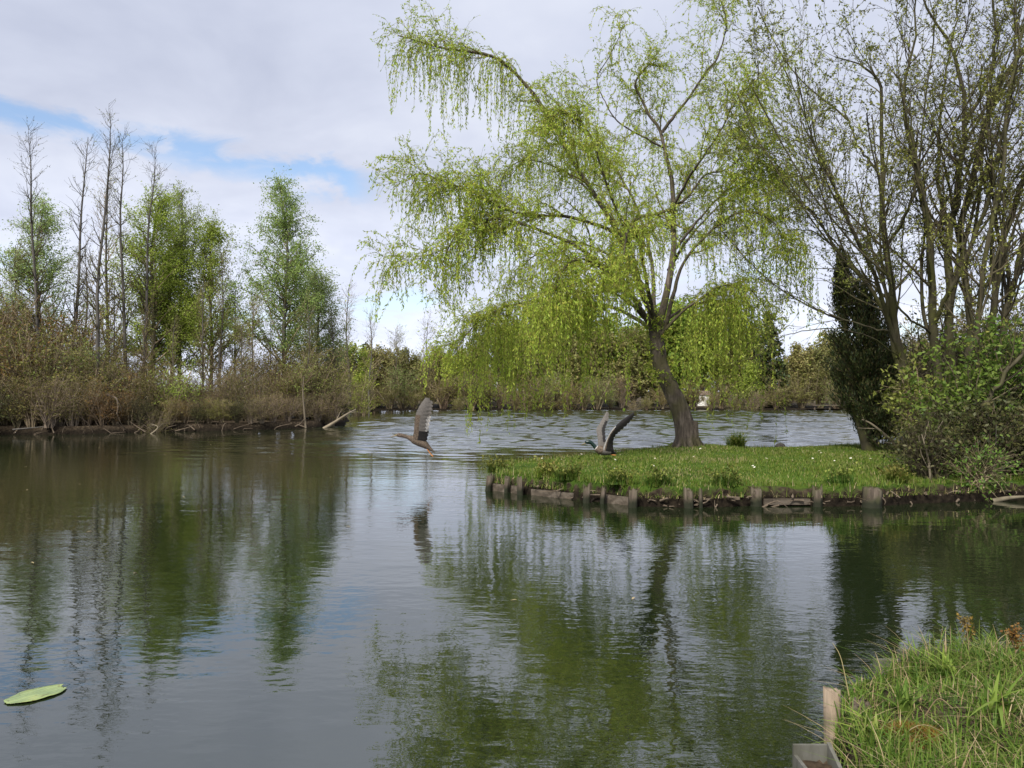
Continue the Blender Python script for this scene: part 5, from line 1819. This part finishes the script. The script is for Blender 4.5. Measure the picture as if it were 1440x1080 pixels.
def floating():
    first = None
    FM = [(0, 'at the left of the pond'), (360, 'left of the flying brown duck reflection'), (620, 'in the middle of the pond'), (900, 'in front of the peninsula'), (1120, 'near the near bank')]
    for i in range(22):
        px, py = rng.uniform(10, 1170), 622 + 230 * rng.random() ** 1.4
        c = G(px, py)
        if land(np.array([c[0]]), np.array([c[1]]))[0][0] > -0.05:
            continue
        if first is None:
            k = 8
            V = []
            for j in range(k):
                t = j / (k - 1)
                w = 0.011 * math.sin(math.pi * min(0.98, t + 0.02)) ** 0.7
                for q in (-1, 0, 1):
                    V.append(((t - 0.5) * 0.07, q * w, 0.005 + 0.004 * abs(q) + 0.004 * math.sin(t * 5)))
            Fc = [(j * 3 + q, j * 3 + q + 1, j * 3 + q + 4, j * 3 + q + 3) for j in range(k - 1) for q in range(2)]
            o = first = Mesh().add((np.array(V), np.array(Fc))).build('floating_leaf', M['dry_grass'])
        else:
            o = first.copy()
            COL.objects.link(o)
        o.location = (c[0], c[1], 0.0)
        o.rotation_euler = (0, 0, rng.uniform(0, 6.28))
        q = rng.uniform(0.5, 0.9)
        o.scale = (q, q, q)
        tag(o, 'tiny pale leaf floating on the water ' + [t for p, t in FM if px >= p][-1], 'leaf', 'small leaves floating on the pond')


floating()


def near_bank():
    # timber post with a split pale top
    g_ = W(1174, 985, 3.25)
    x, y = g_[0], 3.25
    zt = W(1174, 970, 3.25)[2]
    root = empty('wooden_post', (x, y, 0), 'split wooden post with a pale sawn top at the corner of the near bank', 'post')
    V, Fc = lathe_post((0, 0), 0.036, -0.5, zt, 16, 0.07, (-0.01, 0), 0.006, 77)
    Mesh().add((V, Fc)).build('post_shaft', M['pale_wood'], root)
    V, Fc = lathe_post((0.05, -0.10), 0.034, -0.5, zt - 0.015, 14, 0.16, (0.012, 0), 0.012, 78)
    Mesh().add((V, Fc)).build('post_splint', M['post_wood'], root)
    # hollow grey pile at the bottom edge
    d = 2.62
    c = W(1150, 1066, d)
    root = empty('grey_pile', (c[0], d, 0), 'hollow square grey pile filled with earth at the bottom of the near bank', 'pile')
    zt = c[2] + 0.0
    hw, th = 0.062, 0.012
    ms = Mesh()
    ms.add(box(-hw, hw, -hw, -hw + th, -0.5, zt - 0.02))
    ms.add(box(-hw, hw, hw - th, hw, -0.5, zt + 0.02))
    ms.add(box(-hw, -hw + th, -hw + th, hw - th, -0.5, zt - 0.012))
    V, Fc = box(hw - th, hw, -hw + th, hw - th, -0.5, zt)
    V[4:, 2] += np.where(V[4:, 1] > 0, 0.03, -0.012)
    ms.add((V, Fc))
    ms.build('pile_shell', M['grey_board'], root, smooth=False)
    k = 9
    gx, gy = np.meshgrid(np.linspace(-hw + th, hw - th, k), np.linspace(-hw + th, hw - th, k))
    V = np.stack([gx, gy, zt - 0.035 + rng.normal(size=gx.shape) * 0.006], -1).reshape(-1, 3)
    ii, jj = np.meshgrid(np.arange(k - 1), np.arange(k - 1))
    bb = (jj * k + ii).ravel()
    Mesh().add((V, np.stack([bb, bb + 1, bb + k + 1, bb + k], -1))).build('earth_fill', M['soil'], root)
    # upright boards holding the far edge of the bank
    pts = [(1.80, 3.80), (1.93, 3.84), (2.06, 3.87), (2.38, 3.93), (2.52, 3.945), (2.66, 3.945), (2.80, 3.93), (2.95, 3.88)]
    BL = ['leftmost grey upright board at the far edge of the near bank', 'second grey upright board from the left at the near bank edge', 'third grey upright board at the near bank edge', 'grey upright board left of the brown stalk', 'grey upright board behind the brown stalk', 'grey upright board right of the brown stalk', 'grey upright board near the right border', 'rightmost grey upright board at the near bank edge']
    for i, (x, y) in enumerate(pts):
        zt = 0.255 + rng.uniform(-0.03, 0.02)
        o = Mesh().add(box(-0.06, 0.06, -0.012, 0.012, -0.5, zt)).build('upright_board', M['grey_board'], None, smooth=False)
        o.location = (x, y, 0)
        o.rotation_euler = (rng.uniform(-.03, .03), rng.uniform(-.02, .02), rng.uniform(-.08, .08))
        tag(o, BL[i], 'board', 'boards along the near bank')
    # tall grass
    n = 60000
    x, y = rng.uniform(1.2, 3.6, n), rng.uniform(1.6, 3.95, n)
    x[:5000], y[:5000] = rng.uniform(1.2, 6, 5000), rng.uniform(0, 3.9, 5000)
    z, gr, sp, sl, sn = land(x, y)
    ok = sn > 0.03
    x, y, z, sn = x[ok], y[ok], z[ok], sn[ok]
    cl = 0.5 + 0.5 * vnoise(x * 3.0, y * 3.0, 31)
    ok = rng.random(len(x)) < 0.5 + 0.6 * cl
    x, y, z, cl = x[ok], y[ok], z[ok], cl[ok]
    h = 0.025 + 0.11 * rng.random(len(x)) ** 1.8 * (0.35 + 1.1 * cl)
    b = np.stack([x, y, z - 0.01], 1)
    dry = rng.random(len(x)) < 0.13
    ms = Mesh()
    ms.add(blades(b[~dry], h[~dry], rng.uniform(0.003, 0.0075, (~dry).sum()), 1.1, 5, 0.9))
    ms.add(blades(b[dry], h[dry] * 1.15, rng.uniform(0.002, 0.005, dry.sum()), 1.4, 5, 0.9), 1)
    tag(ms.build('bank_grass', [M['tall_grass'], M['dry_grass']]), 'tangled long grass with dry straw on the near bank', 'grass', kind='stuff')
    # orange moss cushion
    c = W(1290, 1020, 2.85)
    ms = Mesh()
    n = 2600
    a, r = rng.uniform(0, 6.28, n), np.sqrt(rng.random(n))
    lob = 0.78 + 0.2 * np.sin(3 * a + 0.6) + 0.12 * np.sin(5 * a)
    mx, my = np.cos(a) * r * 0.12 * lob, np.sin(a) * r * 0.11 * lob
    mz = 0.042 * np.sqrt(np.maximum(0, 1 - r * r)) + 0.016 * vnoise(mx * 14, my * 14, 4)
    bpt = np.stack([mx, my, mz], 1)
    ms.add(blades(bpt, rng.uniform(0.008, 0.03, n), rng.uniform(0.002, 0.005, n), 1.2, 2), 0)
    k = 20
    V, Fc = [], []
    for i in range(8):
        rr = i / 7
        for j in range(k):
            an = 2 * math.pi * j / k
            lb = 0.74 + 0.2 * math.sin(3 * an + 0.6) + 0.12 * math.sin(5 * an)
            V.append((math.cos(an) * rr * 0.12 * lb, math.sin(an) * rr * 0.11 * lb, 0.042 * math.sqrt(max(0, 1 - rr * rr)) - 0.004))
    Fc = [(i * k + j, i * k + (j + 1) % k, (i + 1) * k + (j + 1) % k, (i + 1) * k + j) for i in range(7) for j in range(k)]
    ms.add((np.array(V), np.array(Fc)), 0)
    o = ms.build('moss_cushion', [M['orange_moss']])
    o.location = (c[0], 2.85, zat(c[0], 2.85) - 0.005)
    tag(o, 'orange brown moss cushion in the grass of the near bank', 'moss')
    # broad leaved weeds standing in the grass
    WL = [(1207, 1058, 2.64, 0.15, 'lush broad leaved weed beside the grey pile'), (1268, 990, 3.05, 0.13, 'broad leaved weed behind the moss cushion'), (1335, 965, 3.45, 0.14, 'broad leaved weed below the brown dock stalk'),
          (1402, 1010, 2.95, 0.15, 'large broad leaved weed at the right border of the near bank'), (1228, 1015, 2.9, 0.11, 'small broad leaved weed between the split post and the moss cushion')]
    for px, py, d, h, lab in WL:
        b0 = W(px, py, d)
        b0[2] = zat(b0[0], d)
        n = 24
        bb = np.clip(rng.normal(size=(n, 3)), -1.5, 1.5) * (0.02, 0.02, 0)
        o = Mesh().add(blades(bb, rng.uniform(0.6, 1.2, n) * h, rng.uniform(0.012, 0.024, n), 1.0, 6, 0.9)).build('weed_plant', M['elder_leaf'])
        o.location = b0
        tag(o, lab, 'plant', 'weeds on the near bank')
    # brown dock stalk and long bent straws
    for (px, py, d, h, lab) in [(1360, 955, 3.75, 0.17, 'brown dry dock stalk with seed heads at the far edge of the near bank'), (1425, 960, 3.6, 0.12, 'dry tan stalk at the right border of the near bank')]:
        b0 = W(px, py, d)
        b0[2] = zat(b0[0], d)
        root = empty('dock_plant', b0, lab, 'plant')
        P = resample([(0, 0, 0), (0.01, 0, h * 0.5), (0.0, 0, h)], 8)[None]
        Rr = np.linspace(0.006, 0.003, 8)[None]
        Mesh().add(tubes(P, Rr, 6)).build('stalk', M['brown_twig'], root)
        P2, R2 = grow(P, Rr, 14, (0.35, 1), (0.3, 0.6), (0.05, 0.12), 0.3, 0.1, 0.05, 5, 0.5, 0.0015)
        ms = Mesh().add(tubes(P2, R2, 4), 1)
        ms.add(leaves(P2, 260, (0.008, 0.016), 0.8, 0.1, (0.2, 1, 0), 0.006))
        ms.build('seed_head', [M['rust_leaf'], M['brown_twig']], root)
    SL = [(1300, 985, 2.95, (0.05, -0.1, 0.07), 'pale bent straw arching over the moss cushion'), (1200, 1010, 2.9, (0.16, 0.0, 0.04), 'green arching blade right of the split post'), (1385, 940, 3.6, (0.16, 0, 0.12), 'long pale straw leaning right over the water'), (1195, 990, 3.2, (-0.06, 0.02, 0.22), 'thin pale straw standing up beside the split post'), (1255, 1040, 2.8, (0.2, 0, 0.03), 'flat pale straw below the moss cushion')]
    for px, py, d, v, lab in SL:
        b0 = W(px, py, d)
        b0[2] = zat(b0[0], d) + 0.02
        v = np.array(v)
        P = resample([b0, b0 + v * 0.5 + (0, 0, 0.05), b0 + v], 10)
        o = Mesh().add(tubes(P, np.linspace(0.0025, 0.001, 10), 5)).build('straw', M['dry_grass'], None, b0)
        tag(o, lab, 'straw', 'long straws on the near bank')


near_bank()
